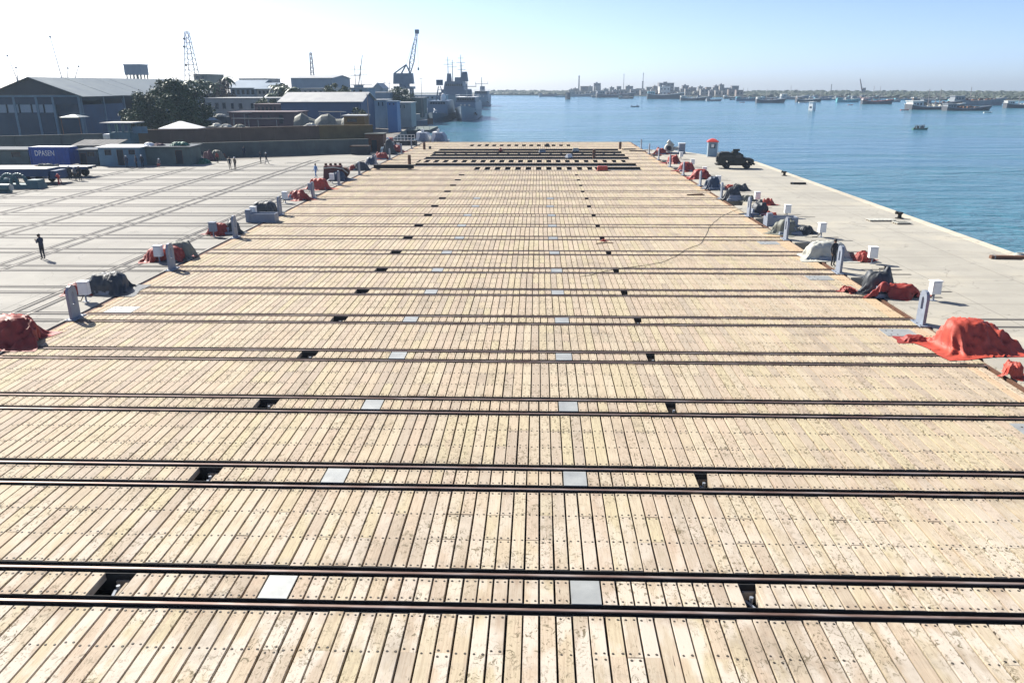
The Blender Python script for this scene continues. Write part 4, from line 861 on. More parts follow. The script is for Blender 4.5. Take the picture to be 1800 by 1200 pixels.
def hut(name, label, px0, px1, pyt, Y, depth, wallm, roofm, openings, over=0.25, base=0.0, slope=0.12):
    x0, x1, _, zt = rect(px0, px1, pyt, pyt+20, Y); L = (x1-x0)/2; h = zt
    o = thing(name, label, 'hut', ((x0+x1)/2, Y, base))
    ops = []
    for (a, b, c, d, kind) in openings:
        xa, xb = at(a, c, Y).x-(x0+x1)/2, at(b, c, Y).x-(x0+x1)/2; ops.append((xa, xb, max(0.04, at(a, d, Y).z), at(a, c, Y).z, kind))
    # wall pieces around the openings so that doors and windows are real holes
    m = MB(); t_ = 0.12; cuts = sorted(ops); x = -L
    for xa, xb, za, zb, kind in cuts:
        if xa > x: m.box(x, xa, 0, t_, 0.0, h)
        if za > 0.1: m.box(xa, xb, 0, t_, 0.0, za)
        if zb < h-0.05: m.box(xa, xb, 0, t_, zb, h)
        x = xb
    if x < L: m.box(x, L, 0, t_, 0.0, h)
    m.box(-L, -L+t_, t_+0.001, depth, 0, h); m.box(L-t_, L, t_+0.001, depth, 0, h); m.box(-L+t_, L-t_, depth-t_, depth, 0, h)
    m.build('wall', wallm, o)
    m = MB(); m.add([(-L-over, -over, h+0.02), (L+over, -over, h+0.02), (L+over, depth+over, h+0.02+slope), (-L-over, depth+over, h+0.02+slope), (-L-over, -over, h+0.10), (L+over, -over, h+0.10), (L+over, depth+over, h+0.10+slope), (-L-over, depth+over, h+0.10+slope)], [(3, 2, 1, 0), (4, 5, 6, 7), (0, 1, 5, 4), (1, 2, 6, 5), (2, 3, 7, 6), (3, 0, 4, 7)]); m.build('roof', roofm, o)
    for xa, xb, za, zb, kind in ops:
        m = MB(); m.box(xa+0.01, xb-0.01, 0.07, 0.11, za+0.01, zb-0.01); q_ = m.build('door' if kind == 'd' else 'window', M_DARK if kind == 'd' else M_GLASS, o)
        m = MB(); f = 0.05
        m.box(xa-f, xa, -0.02, 0.06, za, zb+f); m.box(xb, xb+f, -0.02, 0.06, za, zb+f); m.box(xa, xb, -0.02, 0.06, zb, zb+f); m.build('frame', M_RUST, q_)
    return o
M_HBLUE = mat('faded_blue_wall', (0.11, 0.19, 0.25), 0.8, 0.2, 0.8, 0, 0.1, 0.4); M_HGREY = mat('grey_green_wall', (0.10, 0.13, 0.12), 0.85, 0.25, 0.7, 0, 0.1, 0.45); M_HDARK = mat('dark_plank_wall', (0.07, 0.085, 0.10), 0.85, 0.25, 0.7, 0, 0.1, 0.4)
hut('shed', 'grey patched shed left of the blue container', -40, 50, 264, 118.5, 4, M_HGREY, M_HDARK, [(20, 34, 268, 276, 'w')])
hut('shed', 'dark plank shack between the blue container and the blue hut', 139, 171, 264, 118.3, 3.5, M_HDARK, M_HDARK, [(141, 150, 270, 291, 'd'), (154, 164, 268, 275, 'w')])
hut('hut', 'faded blue hut with a white flat roof and a dark doorway', 173, 246, 260, 116.5, 4, M_HBLUE, M_WHITE, [(184, 194, 264, 273, 'w'), (205, 215, 264, 291, 'd'), (226, 236, 264, 272, 'w')], 0.35)
h4 = hut('hut', 'grey-green hut with rags on its roof and a black door', 249, 334, 259, 118.2, 4, M_HGREY, M_HDARK, [(308, 319, 265, 288, 'd')], 0.3)
for i, (px, py, w_, h_, mt, lab) in enumerate(((261, 256, 2.2, 0.6, M_WHITE, 'white sheet heaped on the roof between the two huts'), (280, 258, 3.6, 0.45, mat('plum_rag', (0.10, 0.055, 0.07), 0.9), 'plum coloured rags heaped on the grey-green hut'), (318, 257, 3.4, 0.7, mat('green_tarp', (0.03, 0.13, 0.09), 0.6), 'green tarpaulin heaped on the right end of the grey-green hut'))):
    q_ = at(px, py+2, 119.5); tag(tarp_mb(w_, 2.0, h_, 60+i, crumple=0.3).build('roof_tarpaulin', mt, None, (q_.x, 119.6, 2.72 if i else 2.72), 0, True), lab, 'tarpaulin')
x0, x1, _, zt = rect(121, 200, 251, 262, 121)
o = thing('lean_to', 'dark sagging lean-to roof behind the blue container', 'lean-to', ((x0+x1)/2, 123, 0)); L = (x1-x0)/2
for j in range(9): m = MB(); xa = -L+2*L*j/9; m.rot_box((xa+L/9, 0.5, zt-0.15), (2*L/9-0.03, 4.2, 0.06), 0, 0, R(9)); m.build('roof_sheet', M_DARK, o)
for x in (-L+0.2, 0, L-0.2): m = MB(); m.cyl((x, -1.4, 0.0), (x, -1.4, zt-0.5), 0.07, n=6); m.build('post', M_RUST, o)
# rubbish heap between hut and wall
heap = [('white', M_WHITE), ('green', mat('green_tarp', (0, 0, 0))), ('plum', MATS['plum_rag']), ('grey', M_OLIVE), ('rusty', M_RUST), ('dark', M_CHAR)]
for i, (px, py, w_, h_) in enumerate(((343, 287, 2.4, 1.3), (352, 289, 2.2, 0.9), (362, 284, 3.4, 1.9), (376, 283, 3.2, 1.8), (386, 279, 2.2, 1.0), (345, 278, 3.0, 2.4))):
    p = gp(px, py); p.y += 1.3; tag(tarp_mb(w_, 2.2, h_, 80+i, crumple=0.55).build('rubbish_heap', heap[i][1], None, (p.x, p.y, -0.04), 0, True), f'{heap[i][0]} rubbish heap right of the grey-green hut', 'rubbish', 'rubbish right of the huts')
# perimeter walls
def wall_run(name, label, pts, h0, h1, th_, mt, panel=None, panelm=None):
    o = thing(name, label, 'wall', (pts[0][0], pts[0][1], 0)); (xa, ya), (xb, yb) = pts; L = math.hypot(xb-xa, yb-ya); a = math.atan2(yb-ya, xb-xa); o.rotation_euler = (0, 0, a)
    m = MB(); m.add([(0, 0, -0.1), (L, 0, -0.1), (L, th_, -0.1), (0, th_, -0.1), (0, 0, h0), (L, 0, h1), (L, th_, h1), (0, th_, h0)], [(3, 2, 1, 0), (4, 5, 6, 7), (0, 1, 5, 4), (1, 2, 6, 5), (2, 3, 7, 6), (3, 0, 4, 7)]); m.build('wall_face', mt, o)
    m = MB(); m.add([(-0.03, -0.06, h0+0.001), (L+0.03, -0.06, h1+0.001), (L+0.03, th_+0.06, h1+0.001), (-0.03, th_+0.06, h0+0.001), (-0.03, -0.06, h0+0.1), (L+0.03, -0.06, h1+0.1), (L+0.03, th_+0.06, h1+0.1), (-0.03, th_+0.06, h0+0.1)], [(3, 2, 1, 0), (4, 5, 6, 7), (0, 1, 5, 4), (1, 2, 6, 5), (2, 3, 7, 6), (3, 0, 4, 7)]); m.build('coping', mt, o)
    if panel:
        n = int(L/panel)
        for i in range(n+1):
            m = MB(); x = min(i*panel, L-0.3); hh = h0+(h1-h0)*x/L; m.box(x, x+0.3, -0.10, -0.002, 0, hh-0.06); m.build('pilaster', panelm or mt, o)
    return o
M_WALL1 = mat('stained_grey_render', (0.10, 0.115, 0.105), 0.9, 0.25, 0.5, 0, 0.1, 0.45); M_WALL2 = mat('brown_plum_render', (0.125, 0.085, 0.062), 0.9, 0.25, 0.35, 0, 0.1, 0.4); M_WALL3 = mat('ochre_render', (0.15, 0.11, 0.05), 0.9, 0.2, 0.5, 0, 0.1, 0.35)
a, b = at(-60, 242, 131), at(178, 236, 131)
wall_run('perimeter_wall', 'low grey-green yard wall behind the container and huts', [(a.x, 131), (b.x, 131)], a.z, b.z, 0.4, M_WALL1, 8)
pl, pr_ = gp(330, 279), gp(655, 268)
a, b = at(233, 230, 137), at(560, 222, 141); c = at(655, 221, 145)
wall_run('perimeter_wall', 'long tall plum-brown wall across the back of the yard', [(a.x, 137), (b.x, 141)], a.z, b.z, 0.5, M_WALL2, 6)
wall_run('perimeter_wall', 'ochre end stretch of the tall wall near the kiosk', [(b.x+0.05, 141.05), (c.x, 145)], b.z+0.05, c.z, 0.5, M_WALL3)
pa, pb = gp(262, 288), gp(650, 268)
hl, hr_ = 2.15, 2.25
wall_run('retaining_wall', 'lower grey concrete panel wall along the back of the yard', [(at(335, 270, 130).x, 130.5), (at(648, 255, 140.6).x, 140.6)], 2.3, 2.35, 0.35, M_WALL1, 4.5)
p = at(660, 262, 142.5); o = thing('gatehouse', 'small dark red-brown block house at the right end of the wall', 'block house', (p.x, 142, 0)); m = MB(); m.box(-1.6, 1.6, 0, 3, -0.05, 3.1); m.build('wall', M_RUST, o); m = MB(); m.box(-1.75, 1.75, -0.15, 3.15, 3.101, 3.25); m.build('roof', M_WALL1, o); m = MB(); m.box(-0.5, 0.4, -0.05, -0.003, 0.02, 2.1); m.build('door', M_DARK, o)
p = gp(633, 272); o = thing('steel_skip', 'dark steel skip standing against the wall', 'skip', (p.x, p.y+0.6, 0)); m = MB(); m.box(-1.5, 1.5, -0.8, 0.8, 0.02, 1.5, 0, -0.12, -0.12); m.build('body', M_DARK, o); m = MB(); m.box(-1.66, 1.66, -0.96, -0.9, 1.4, 1.55); m.box(-1.66, 1.66, 0.9, 0.96, 1.4, 1.55); m.build('rim', M_RUST, o)
# guard tower
Yt = 132.5; x0, x1, z0_, z1_ = rect(193, 229, 218, 262, Yt); L = (x1-x0)/2
o = thing('guard_tower', 'teal guard tower with wide flat roof and open windows on the yard wall', 'guard tower', ((x0+x1)/2, Yt, 0))
zb, zw, zr = at(210, 238, Yt).z, at(210, 233, Yt).z, at(210, 217, Yt).z
M_TOWER = mat('tower_teal', (0.085, 0.16, 0.18), 0.7, 0.2, 0.8, 0, 0, 0.3)
m = MB(); m.box(-L, L, 0, 2.8, 0, zw)
for x in (-L, -L/3-0.12, L/3-0.12, L-0.25): m.box(x, x+0.25, 0, 0.2, zw+0.001, zr); m.box(x, x+0.25, 2.6, 2.8, zw+0.001, zr)
m.build('wall', M_TOWER, o)
m = MB(); m.box(-L-1.0, L+1.0, -0.9, 3.7, zr+0.001, zr+0.16, 0, 0.05, 0.05); m.build('roof', M_DECKW, o)
m = MB(); m.box(-L-1.4, -L-0.05, 0.4, 2.0, zw-1.1, zw-0.3); m.build('balcony', M_WHITE, o); m = MB(); m.box(L+0.02, L+2.6, 1, 1.1, zw-0.2, zw+0.9); m.build('side_screen', M_HBLUE, o)
x0, x1, z0_, z1_ = rect(277, 346, 216, 226, 146); o = thing('awning', 'bright white tent roof behind the tall wall', 'tent', ((x0+x1)/2, 146, 0)); L = (x1-x0)/2
m = MB(); m.loft([[(-L, 0, z0_-0.1), (L, 0, z0_-0.1), (L, 4, z0_-0.1), (-L, 4, z0_-0.1)], [(-L, 0, z0_), (L, 0, z0_), (L, 4, z0_), (-L, 4, z0_)], [(-0.4, 1.8, z1_+0.2), (0.0, 1.8, z1_+0.2), (0.0, 2.2, z1_+0.2), (-0.4, 2.2, z1_+0.2)]]); m.build('canopy', M_WHITE, o)
for x in (-L+0.2, L-0.2):
    for y in (0.2, 3.8): m = MB(); m.cyl((x, y, 0), (x, y, z0_-0.1), 0.06, n=6); m.build('pole', M_STEEL, o)
# ================================================================== BUILDINGS BEHIND THE WALL
def block(name, label, cat, px0, px1, pyt, Y, depth, wallm, roofm, wins=(), roof='flat', ov=0.3, rise=None, doors=(), zb=0.0):
    """building whose camera-side wall stands at distance Y; windows given as (px0, px1, pytop, pybottom)"""
    x0, x1 = at(px0, pyt, Y).x, at(px1, pyt, Y).x; h = at((px0+px1)/2, pyt, Y).z; cx = (x0+x1)/2; L = (x1-x0)/2
    o = thing(name, label, cat, (cx, Y, -0.06+zb))
    m = MB()
    if roof == 'gable_x':                                   # ridge runs along x, gable ends left and right
        m.prism([(0, 0), (depth, 0), (depth, h), (depth/2, h+rise), (0, h)], -L, L, 0, 'x')
    elif roof == 'gable_y': m.prism([(-L, 0), (L, 0), (L, h), (0, h+rise), (-L, h)], 0, depth, 0, 'y')
    else: m.box(-L, L, 0, depth, 0, h)
    recalc(m.build('wall', wallm, o))
    m = MB(); t_ = 0.14
    if roof == 'gable_x':
        for sg in (0, 1):
            y0, y1, y2 = (-ov, depth/2, 0) if sg == 0 else (depth+ov, depth/2, 0); ze = h-rise*ov/(depth/2)
            m.add([(-L-ov, y0, ze+0.03), (L+ov, y0, ze+0.03), (L+ov, y1, h+rise+0.03), (-L-ov, y1, h+rise+0.03), (-L-ov, y0, ze+0.03+t_), (L+ov, y0, ze+0.03+t_), (L+ov, y1, h+rise+0.03+t_), (-L-ov, y1, h+rise+0.03+t_)], [(3, 2, 1, 0), (4, 5, 6, 7), (0, 1, 5, 4), (1, 2, 6, 5), (2, 3, 7, 6), (3, 0, 4, 7)])
        recalc(m.build('roof', roofm, o))
    elif roof == 'gable_y':
        for sg in (-1, 1):
            ze = h-rise*ov/L
            m.add([(sg*(L+ov), -ov, ze+0.03), (0, -ov, h+rise+0.03), (0, depth+ov, h+rise+0.03), (sg*(L+ov), depth+ov, ze+0.03), (sg*(L+ov), -ov, ze+0.03+t_), (0, -ov, h+rise+0.03+t_), (0, depth+ov, h+rise+0.03+t_), (sg*(L+ov), depth+ov, ze+0.03+t_)], [(3, 2, 1, 0), (4, 5, 6, 7), (0, 1, 5, 4), (1, 2, 6, 5), (2, 3, 7, 6), (3, 0, 4, 7)])
        recalc(m.build('roof', roofm, o))
    else:
        m.box(-L-ov, L+ov, -ov, depth+ov, h+0.002, h+0.2); m.build('roof', roofm, o)
    for kind, lst in (('window', wins), ('door', doors)):
        for a, b, c, d in lst:
            xa, xb = at(a, c, Y).x-cx, at(b, c, Y).x-cx; za, zc = at(a, d, Y).z-zb, at(a, c, Y).z-zb
            m = MB(); f = 0.09
            m.box(xa, xa+f, -0.12, -0.003, za, zc); m.box(xb-f, xb, -0.12, -0.003, za, zc); m.box(xa+f, xb-f, -0.12, -0.003, zc-f, zc); m.box(xa-0.05, xb+0.05, -0.2, -0.003, za-0.1, za-0.001)
            q_ = m.build(kind, wallm if kind == 'window' else M_DARK, o); m = MB(); m.box(xa+f, xb-f, -0.06, -0.003, za+0.002, zc-f); m.build('pane' if kind == 'window' else 'leaf', M_GLASS if kind == 'window' else M_DARK, q_)
    return o
M_CREAM = mat('cream_wall', (0.33, 0.34, 0.32), 0.85, 0.12, 0.3, 0, 0, 0.3); M_PALEBL = mat('pale_blue_wall', (0.22, 0.30, 0.36), 0.8, 0.12, 0.3, 0, 0, 0.3); M_SHEDBL = mat('blue_cladding', (0.03, 0.075, 0.16), 0.55, 0.15, 0.4, 0, 0, 0.2)
M_SHEDGR = mat('grey_blue_cladding', (0.16, 0.22, 0.28), 0.55, 0.12, 0.3, 0, 0, 0.25); M_TIN = mat('pale_tin_roof', (0.42, 0.42, 0.39), 0.45, 0.12, 0.5, 0.2, 0, 0.25); M_TINGR = mat('weathered_tin_roof', (0.17, 0.20, 0.20), 0.5, 0.18, 0.3, 0.2, 0, 0.3); M_PLUMW = mat('plum_wall', (0.10, 0.07, 0.08), 0.85, 0.2, 0.4, 0, 0, 0.35)

# ---- big warehouse
a, b = at(54, 137, 176), at(137, 169, 176); hw = b.x-a.x; ze = b.z; zr = a.z; Lw = 84
o = thing('warehouse', 'large old warehouse with a grey pitched tin roof and open bays', 'warehouse', (a.x, 176, -0.06), R(3))
M_WHB = mat('warehouse_blue_render', (0.03, 0.058, 0.09), 0.85, 0.2, 0.2, 0, 0, 0.4); M_WHG = mat('warehouse_dark_boards', (0.045, 0.055, 0.06), 0.85, 0.3, 0.4, 0, 0, 0.3)
m = MB(); m.add([(-hw, 0, ze+0.3), (hw, 0, ze+0.3), (0, 0, zr), (-hw, 0.3, ze+0.3), (hw, 0.3, ze+0.3), (0, 0.3, zr)], [(0, 1, 2), (5, 4, 3), (0, 3, 4, 1), (1, 4, 5, 2), (2, 5, 3, 0)]); recalc(m.build('gable', M_WHG, o))
m = MB(); m.box(-hw, hw, -0.25, 0.35, ze-0.15, ze+0.25); m.build('tie_beam', M_HBLUE, o)
m = MB(); m.box(-hw, hw*0.35, 0.05, 0.3, 0, ze*0.62); m.box(-hw, hw*0.95, 0.06, 0.3, ze*0.82, ze-0.16); m.box(hw*0.36, hw*0.94, 0.9, 1.1, 0, ze-0.2); m.build('front_wall', M_WHB, o)
for i in range(5):
    xa = -hw+0.8+i*hw*0.275; m = MB(); m.box(xa, xa+hw*0.235, 0.12, 0.22, ze*0.63, ze*0.815); m.build('window', M_PALEBL, o)
for x in (-hw, -hw*0.5, 0.0, hw*0.37, hw-0.5): m = MB(); m.box(x, x+0.5, -0.1, 0.45, 0, ze-0.16); m.build('column', M_HBLUE, o)
m = MB()
for i in range(9):
    y = 0.5+i*(Lw-1)/8; m2 = MB(); m2.box(hw-0.42, hw+0.05, y-0.3, y+0.3, 0, ze-0.02); m2.build('column', M_HBLUE, o)
    if i < 8:
        m3_ = MB(); m3_.box(hw-0.3, hw-0.1, y+0.31, y+(Lw-1)/8-0.31, 0, ze*(0.80 if i % 3 != 2 else 0.55)); m3_.build('infill_wall', mat('infill_blue', (0.045, 0.095, 0.17), 0.8, 0.15, 0.2, 0, 0, 0.35), o)
m.box(-hw, -hw+0.3, 0.4, Lw, 0, ze-0.01); m.box(-hw, hw, Lw-0.3, Lw, 0, ze-0.01); m.box(hw-0.35, hw-0.05, 0.35, Lw-0.4, ze-0.9, ze-0.05); m.build('side_wall', M_WHB, o)
for sg in (-1, 1):
    for j in range(12):                                    # roof in separate sheet bays
        y0 = -1.2+j*(Lw+2.4)/12; y1 = y0+(Lw+2.4)/12-0.05; dz = random.uniform(0, 0.05)
        m = MB(); xe = sg*(hw+1.4); zl = ze+0.35-(zr-ze)*1.4/hw
        m.add([(xe, y0, zl+dz), (0, y0, zr+0.1+dz), (0, y1, zr+0.1+dz), (xe, y1, zl+dz), (xe, y0, zl+dz+0.12), (0, y0, zr+0.22+dz), (0, y1, zr+0.22+dz), (xe, y1, zl+dz+0.12)], [(3, 2, 1, 0), (4, 5, 6, 7), (0, 1, 5, 4), (1, 2, 6, 5), (2, 3, 7, 6), (3, 0, 4, 7)]); recalc(m.build('roof_panel', M_TINGR, o))
# small tin awning and clutter before it
x0, x1, z0_, z1_ = rect(105, 140, 202, 228, 160); o = thing('awning', 'small weathered canopy in front of the warehouse corner', 'canopy', ((x0+x1)/2, 160, 0)); L = (x1-x0)/2
m = MB(); m.loft([[(-L, 0, z1_-0.5), (L, 0, z1_-0.5), (L, 4, z1_-0.5), (-L, 4, z1_-0.5)], [(-0.3, 1.7, z1_), (0.3, 1.7, z1_), (0.3, 2.3, z1_), (-0.3, 2.3, z1_)]]); m.build('canopy', M_TINGR, o)
for x in (-L+.2, L-.2): m = MB(); m.cyl((x, 0.3, 0), (x, 0.3, z1_-0.5), 0.08, n=6); m.build('post', M_RUST, o)

block('storehouse', 'long cream two-storey storehouse with dark windows behind the wall', 'building', 350, 515, 173, 232, 14, M_CREAM, M_TIN, [(364+i*13, 371+i*13, 180, 191) for i in range(3)]+[(405, 411, 181, 191), (419, 426, 181, 191), (440, 446, 181, 191), (488, 494, 180, 190)], doors=[(350, 360, 176, 195)])
block('hall', 'hall with a sloping blue glazed roof and five tall windows', 'building', 404, 450, 154, 275, 22, M_PALEBL, M_SHEDGR, [(407+i*8.5, 413+i*8.5, 157, 166) for i in range(5)], 'gable_x', 1.0, 2.4)
block('hall', 'lower wing with a blue tin roof right of the glazed hall', 'building', 451, 478, 156, 272, 18, M_CREAM, M_SHEDGR, [(454+i*7, 459+i*7, 159, 165) for i in range(3)], 'gable_x', 0.8, 1.8)
block('office_block', 'plain pale flat-roofed block rising behind the glazed hall', 'building', 420, 466, 138.5, 340, 20, M_CREAM, M_CREAM, [(426+i*9, 430+i*9, 142, 146) for i in range(4)])
block('office_block', 'grey flat-roofed block behind the palms right of the mast', 'building', 340, 364, 131, 340, 18, M_HGREY, M_HGREY, [(344, 349, 134, 138), (354, 359, 134, 138)])
block('workshop', 'tall grey-blue workshop with a shallow pitched roof on the skyline', 'building', 511, 583, 137.5, 310, 30, M_SHEDGR, M_TIN, [], 'gable_x', 0.6, 1.1)
block('workshop', 'low white annex below the tall grey-blue workshop', 'building', 528, 580, 156, 285, 14, M_CREAM, M_TIN, [(534+i*9, 539+i*9, 159, 163) for i in range(5)])
block('shed', 'dark blue shed with a long pale tin roof', 'building', 493, 634, 178.5, 205, 17, M_SHEDBL, M_TIN, [], 'gable_x', 0.7, 2.1)
block('lodge', 'long low plum coloured building behind the wall', 'building', 402, 520, 198, 178, 9, M_PLUMW, M_PLUMW, [(432, 437, 202, 209), (456, 461, 202, 208), (470, 475, 202, 208)], doors=[(490, 497, 202, 216)])
block('lodge', 'plum brick building with a shaded upper balcony left of the blue shed', 'building', 447, 492, 184, 212, 8, M_PLUMW, M_PLUMW, [(453+i*7, 457+i*7, 187, 194) for i in range(5)])
block('kiosk', 'ochre pavilion on the wall with a flat roof and open sides', 'kiosk', 604, 640, 204, 148, 4, M_WALL3, M_TIN, [(609, 628, 207, 214)])
block('signal_house', 'pale flat-roofed signal house carrying the aerials', 'building', 614, 646, 155, 262, 12, M_PALEBL, M_CREAM, [(620, 625, 158, 162), (631, 637, 157, 163)])
block('signal_house', 'small roof house on top of the signal house', 'building', 622, 632, 150, 264, 6, M_PALEBL, M_CREAM, [])
block('water_gate', 'blue steel tower block beside the waterfront clutter', 'tower', 680, 697, 179, 205, 5, mat('bright_blue_sheet', (0.05, 0.15, 0.33), 0.5, 0.12, 0.4, 0, 0, 0.2), M_SHEDGR, [(683, 687, 181, 184), (690, 694, 181, 184)])
block('shed', 'pale shed left of the blue tower block', 'building', 655, 679, 176, 225, 8, M_PALEBL, M_TIN, [(664, 667, 179, 186), (671, 674, 179, 186)])
block('shed', 'cream waterfront building right of the blue tower block', 'building', 698, 722, 181, 228, 9, M_CREAM, M_TIN, [(702, 705, 184, 190), (709, 712, 184, 190)])
block('shed', 'grey waterfront shed near the patrol ship', 'building', 722, 744, 172, 300, 9, M_HGREY, M_TIN, [(726, 730, 175, 179)])
block('shed', 'low blue-grey shed behind the signal house', 'building', 648, 684, 163, 290, 10, M_SHEDGR, M_TIN, [])
block('shed', 'round-topped pale shed in the distance beyond the signal house', 'building', 655, 672, 155, 350, 14, M_PALEBL, M_SHEDGR, [], 'gable_y', 0.4, 2.0)
block('shed', 'long hazy quay building left of the ships', 'building', 720, 782, 168, 400, 14, M_PALEBL, M_SHEDGR, [(726+i*8, 730+i*8, 170, 173) for i in range(6)])
for i, (px0, px1, py, Y, lab) in enumerate(((408, 438, 209, 160, 'white flat canopy over stalls behind the wall, left one'), (451, 487, 209, 158, 'white flat canopy over stalls behind the wall, right one'), (408, 430, 198.5, 168, 'short white canopy above the stalls'), (560, 600, 197, 165, 'pale tin canopy left of the ochre pavilion'))):
    x0, x1, _, zt = rect(px0, px1, py, py+5, Y); L = (x1-x0)/2; o = thing('canopy', lab, 'canopy', ((x0+x1)/2, Y, 0)); m = MB(); m.rot_box((0, 2, zt), (2*L, 4.5, 0.1), 0, 0, R(-3)); m.build('roof', M_TIN, o)
    for x in (-L+0.2, L-0.2): m = MB(); m.cyl((x, 0.2, 0), (x, 0.2, zt-0.2), 0.07, n=6); m.build('post', M_STEEL, o)
q_ = at(565, 208, 160); o = thing('tunnel_tent', 'arched white tarpaulin shelter behind the wall', 'shelter', (q_.x, 158, 0)); L = 5.5; zt = at(570, 200, 158).z
m = MB(); m.loft([[(-L+4*j*L/8*0.5, 0.0, 0)]*0+[( -L+2*L*j/8, y, 0.3+(zt-0.3)*math.sin(math.pi*min(0.9, 0.12+0.85*i/10))*(0.9+0.12*math.sin(j*1.7))) for i, y in enumerate([6*k_/10 for k_ in range(11)])] for j in range(9)], 0, False, False); m.build('cover', M_OLIVE, o)
for x in (-L, 0, L): m = MB(); m.cyl((x, 0.2, 0), (x, 0.2, zt*0.5), 0.06, n=6); m.build('post', M_STEEL, o)
for i, (px, py, Y) in enumerate(((380, 216, 150), (398, 217, 149), (422, 218, 150), (545, 216, 152), (372, 206, 165), (388, 200, 175))):
    q_ = at(px, py, Y); tag(tarp_mb(3.0, 2.2, 0.55, 120+i, crumple=0.35).build('stall_cover', [M_PALE, M_PALE, M_OLIVE, M_PALE, M_PALEBL, M_PALE][i], None, (q_.x, Y, max(0.0, q_.z-0.6)), 0, True), ['pale cloth over stalls at the left behind the wall', 'white cloth bundle behind the wall', 'light tin heap behind the wall', 'small pale cloth right of the canopies', 'light blue sheet among dark stalls', 'small white sheet among dark stalls'][i], 'cover')
    m = MB(); m.box(-1.6, 1.6, -1, 1, 0, max(0.1, q_.z-0.62)); s_ = m.build('stall', M_HDARK, None, (q_.x, Y, -0.05)); tag(s_, ['dark stall under the pale cloth at the left behind the wall', 'dark stall under the white cloth bundle', 'dark stall under the light tin heap', 'dark stall right of the canopies', 'dark stall under the light blue sheet', 'dark stall under the small white sheet'][i], 'stall')

# water tank, masts, cranes
x0, x1, z0_, z1_ = rect(218, 247, 114.5, 132, 300); o = thing('water_tank', 'grey water tank on a cluster of legs above the warehouse roof', 'water tank', ((x0+x1)/2, 300, 0)); L = (x1-x0)/2
m = MB(); m.box(-L, L, 0, 6, z0_, z1_); m.box(-L-0.2, L+0.2, -0.2, 6.2, z1_+0.001, z1_+0.3); m.build('tank', M_SHEDGR, o)
for x in (-L+0.3, -L*0.5, -0.1, L*0.45, L-0.6):
    for y in (0.4, 5.4): m = MB(); m.box(x, x+0.35, y, y+0.35, 0, z0_-0.001); m.build('leg', M_HGREY, o)
def lattice(name, label, px, pyt, pyb, Y, w0, w1, n, mt, parts=()):
    a, b = at(px, pyb, Y), at(px, pyt, Y); o = thing(name, label, 'mast', (b.x, Y, 0)); H = b.z; m = MB(); t_ = 0.17
    def c(i, s): f = i/n; w_ = w0+(w1-w0)*f; return Vector((s[0]*w_/2, s[1]*w_/2, H*f))
    S = ((-1, -1), (1, -1), (1, 1), (-1, 1))
    for s in S: m.cyl(c(0, s), c(n, s), t_, t_*0.7, 4)
    m.build('leg', mt, o); m = MB()
    for i in range(n):
        for k in range(4):
            s, s2 = S[k], S[(k+1) % 4]; m.cyl(c(i, s), c(i+1, s2), t_*0.5, t_*0.5, 3); m.cyl(c(i+1, s), c(i+1, s2), t_*0.5, t_*0.5, 3)
    m.build('bracing', mt, o)
    for f, dx in parts: m = MB(); m.cyl((dx, -0.2, H*f), (dx, 0.2, H*f), 0.45, n=10); m.build('dish', mt, o)
    m = MB(); m.cyl((0, 0, H), (0, 0, H+2.5), 0.06, 0.03, 5); m.build('spike', mt, o); return o
M_MAST = mat('mast_steel', (0.22, 0.20, 0.20), 0.6, 0.2, 0.5)
lattice('lattice_mast', 'tall lattice radio mast behind the warehouse', 328, 56, 140, 300, 6.5, 1.2, 16, M_MAST, ((0.83, -1.6), (0.62, -1.8), (0.92, -1.2)))
lattice('lattice_mast', 'thin lattice mast above the grey-blue workshop', 546, 93, 135, 335, 2.2, 0.7, 14, M_MAST)
def pole(label, px, pyt, Y, lean=0.0, yards=(), r=0.16, pyb=None, name='aerial_mast'):
    b = at(px, pyt, Y); z0q = 0.0 if pyb is None else at(px, pyb, Y).z; o = thing(name, label, 'mast', (b.x-lean, Y, 0)); m = MB(); m.cyl((0, 0, z0q if pyb is None else 0), (lean, 0, b.z), r, r*0.5, 6); m.build('pole', M_MAST, o)
    for f, w_ in yards: m = MB(); m.cyl((lean*f-w_/2, 0, b.z*f), (lean*f+w_/2, 0, b.z*f), r*0.45, n=5); m.build('yard', M_MAST, o)
    return o
pole('aerial mast with two cross yards, left of the leaning boom', 623, 115, 266, 0, ((0.93, 3.2), (0.82, 3.4)))
pole('aerial mast with a heavy lower yard, right of the leaning boom', 633, 115, 264, 0, ((0.93, 3.4), (0.83, 4.6), (0.66, 7)))
pole('slender leaning crane boom above the signal house', 637, 97, 268, 4.2, (), 0.22, None, 'crane_boom')
pole('steel lamp post at the end of the tall wall', 645, 165, 150, -0.2, (), 0.14, None, 'lamp_post')
pole('thin lamp post with a round head left of the grey ships', 740, 138, 300, 0, ((0.995, 1.2),), 0.13, None, 'lamp_post'); pole('slim flagpole before the palms', 486, 133, 250, 0, (), 0.09, None, 'flagpole')
for i, (px, y_) in enumerate(((655, 150), (676, 140), (684, 142), (664, 143))): pole(['short mast', 'tall mast', 'twin mast', 'thin mast'][i]+' in the haze beyond the signal house', px, y_, 360, 0, ((0.9, 1.5),), 0.14)
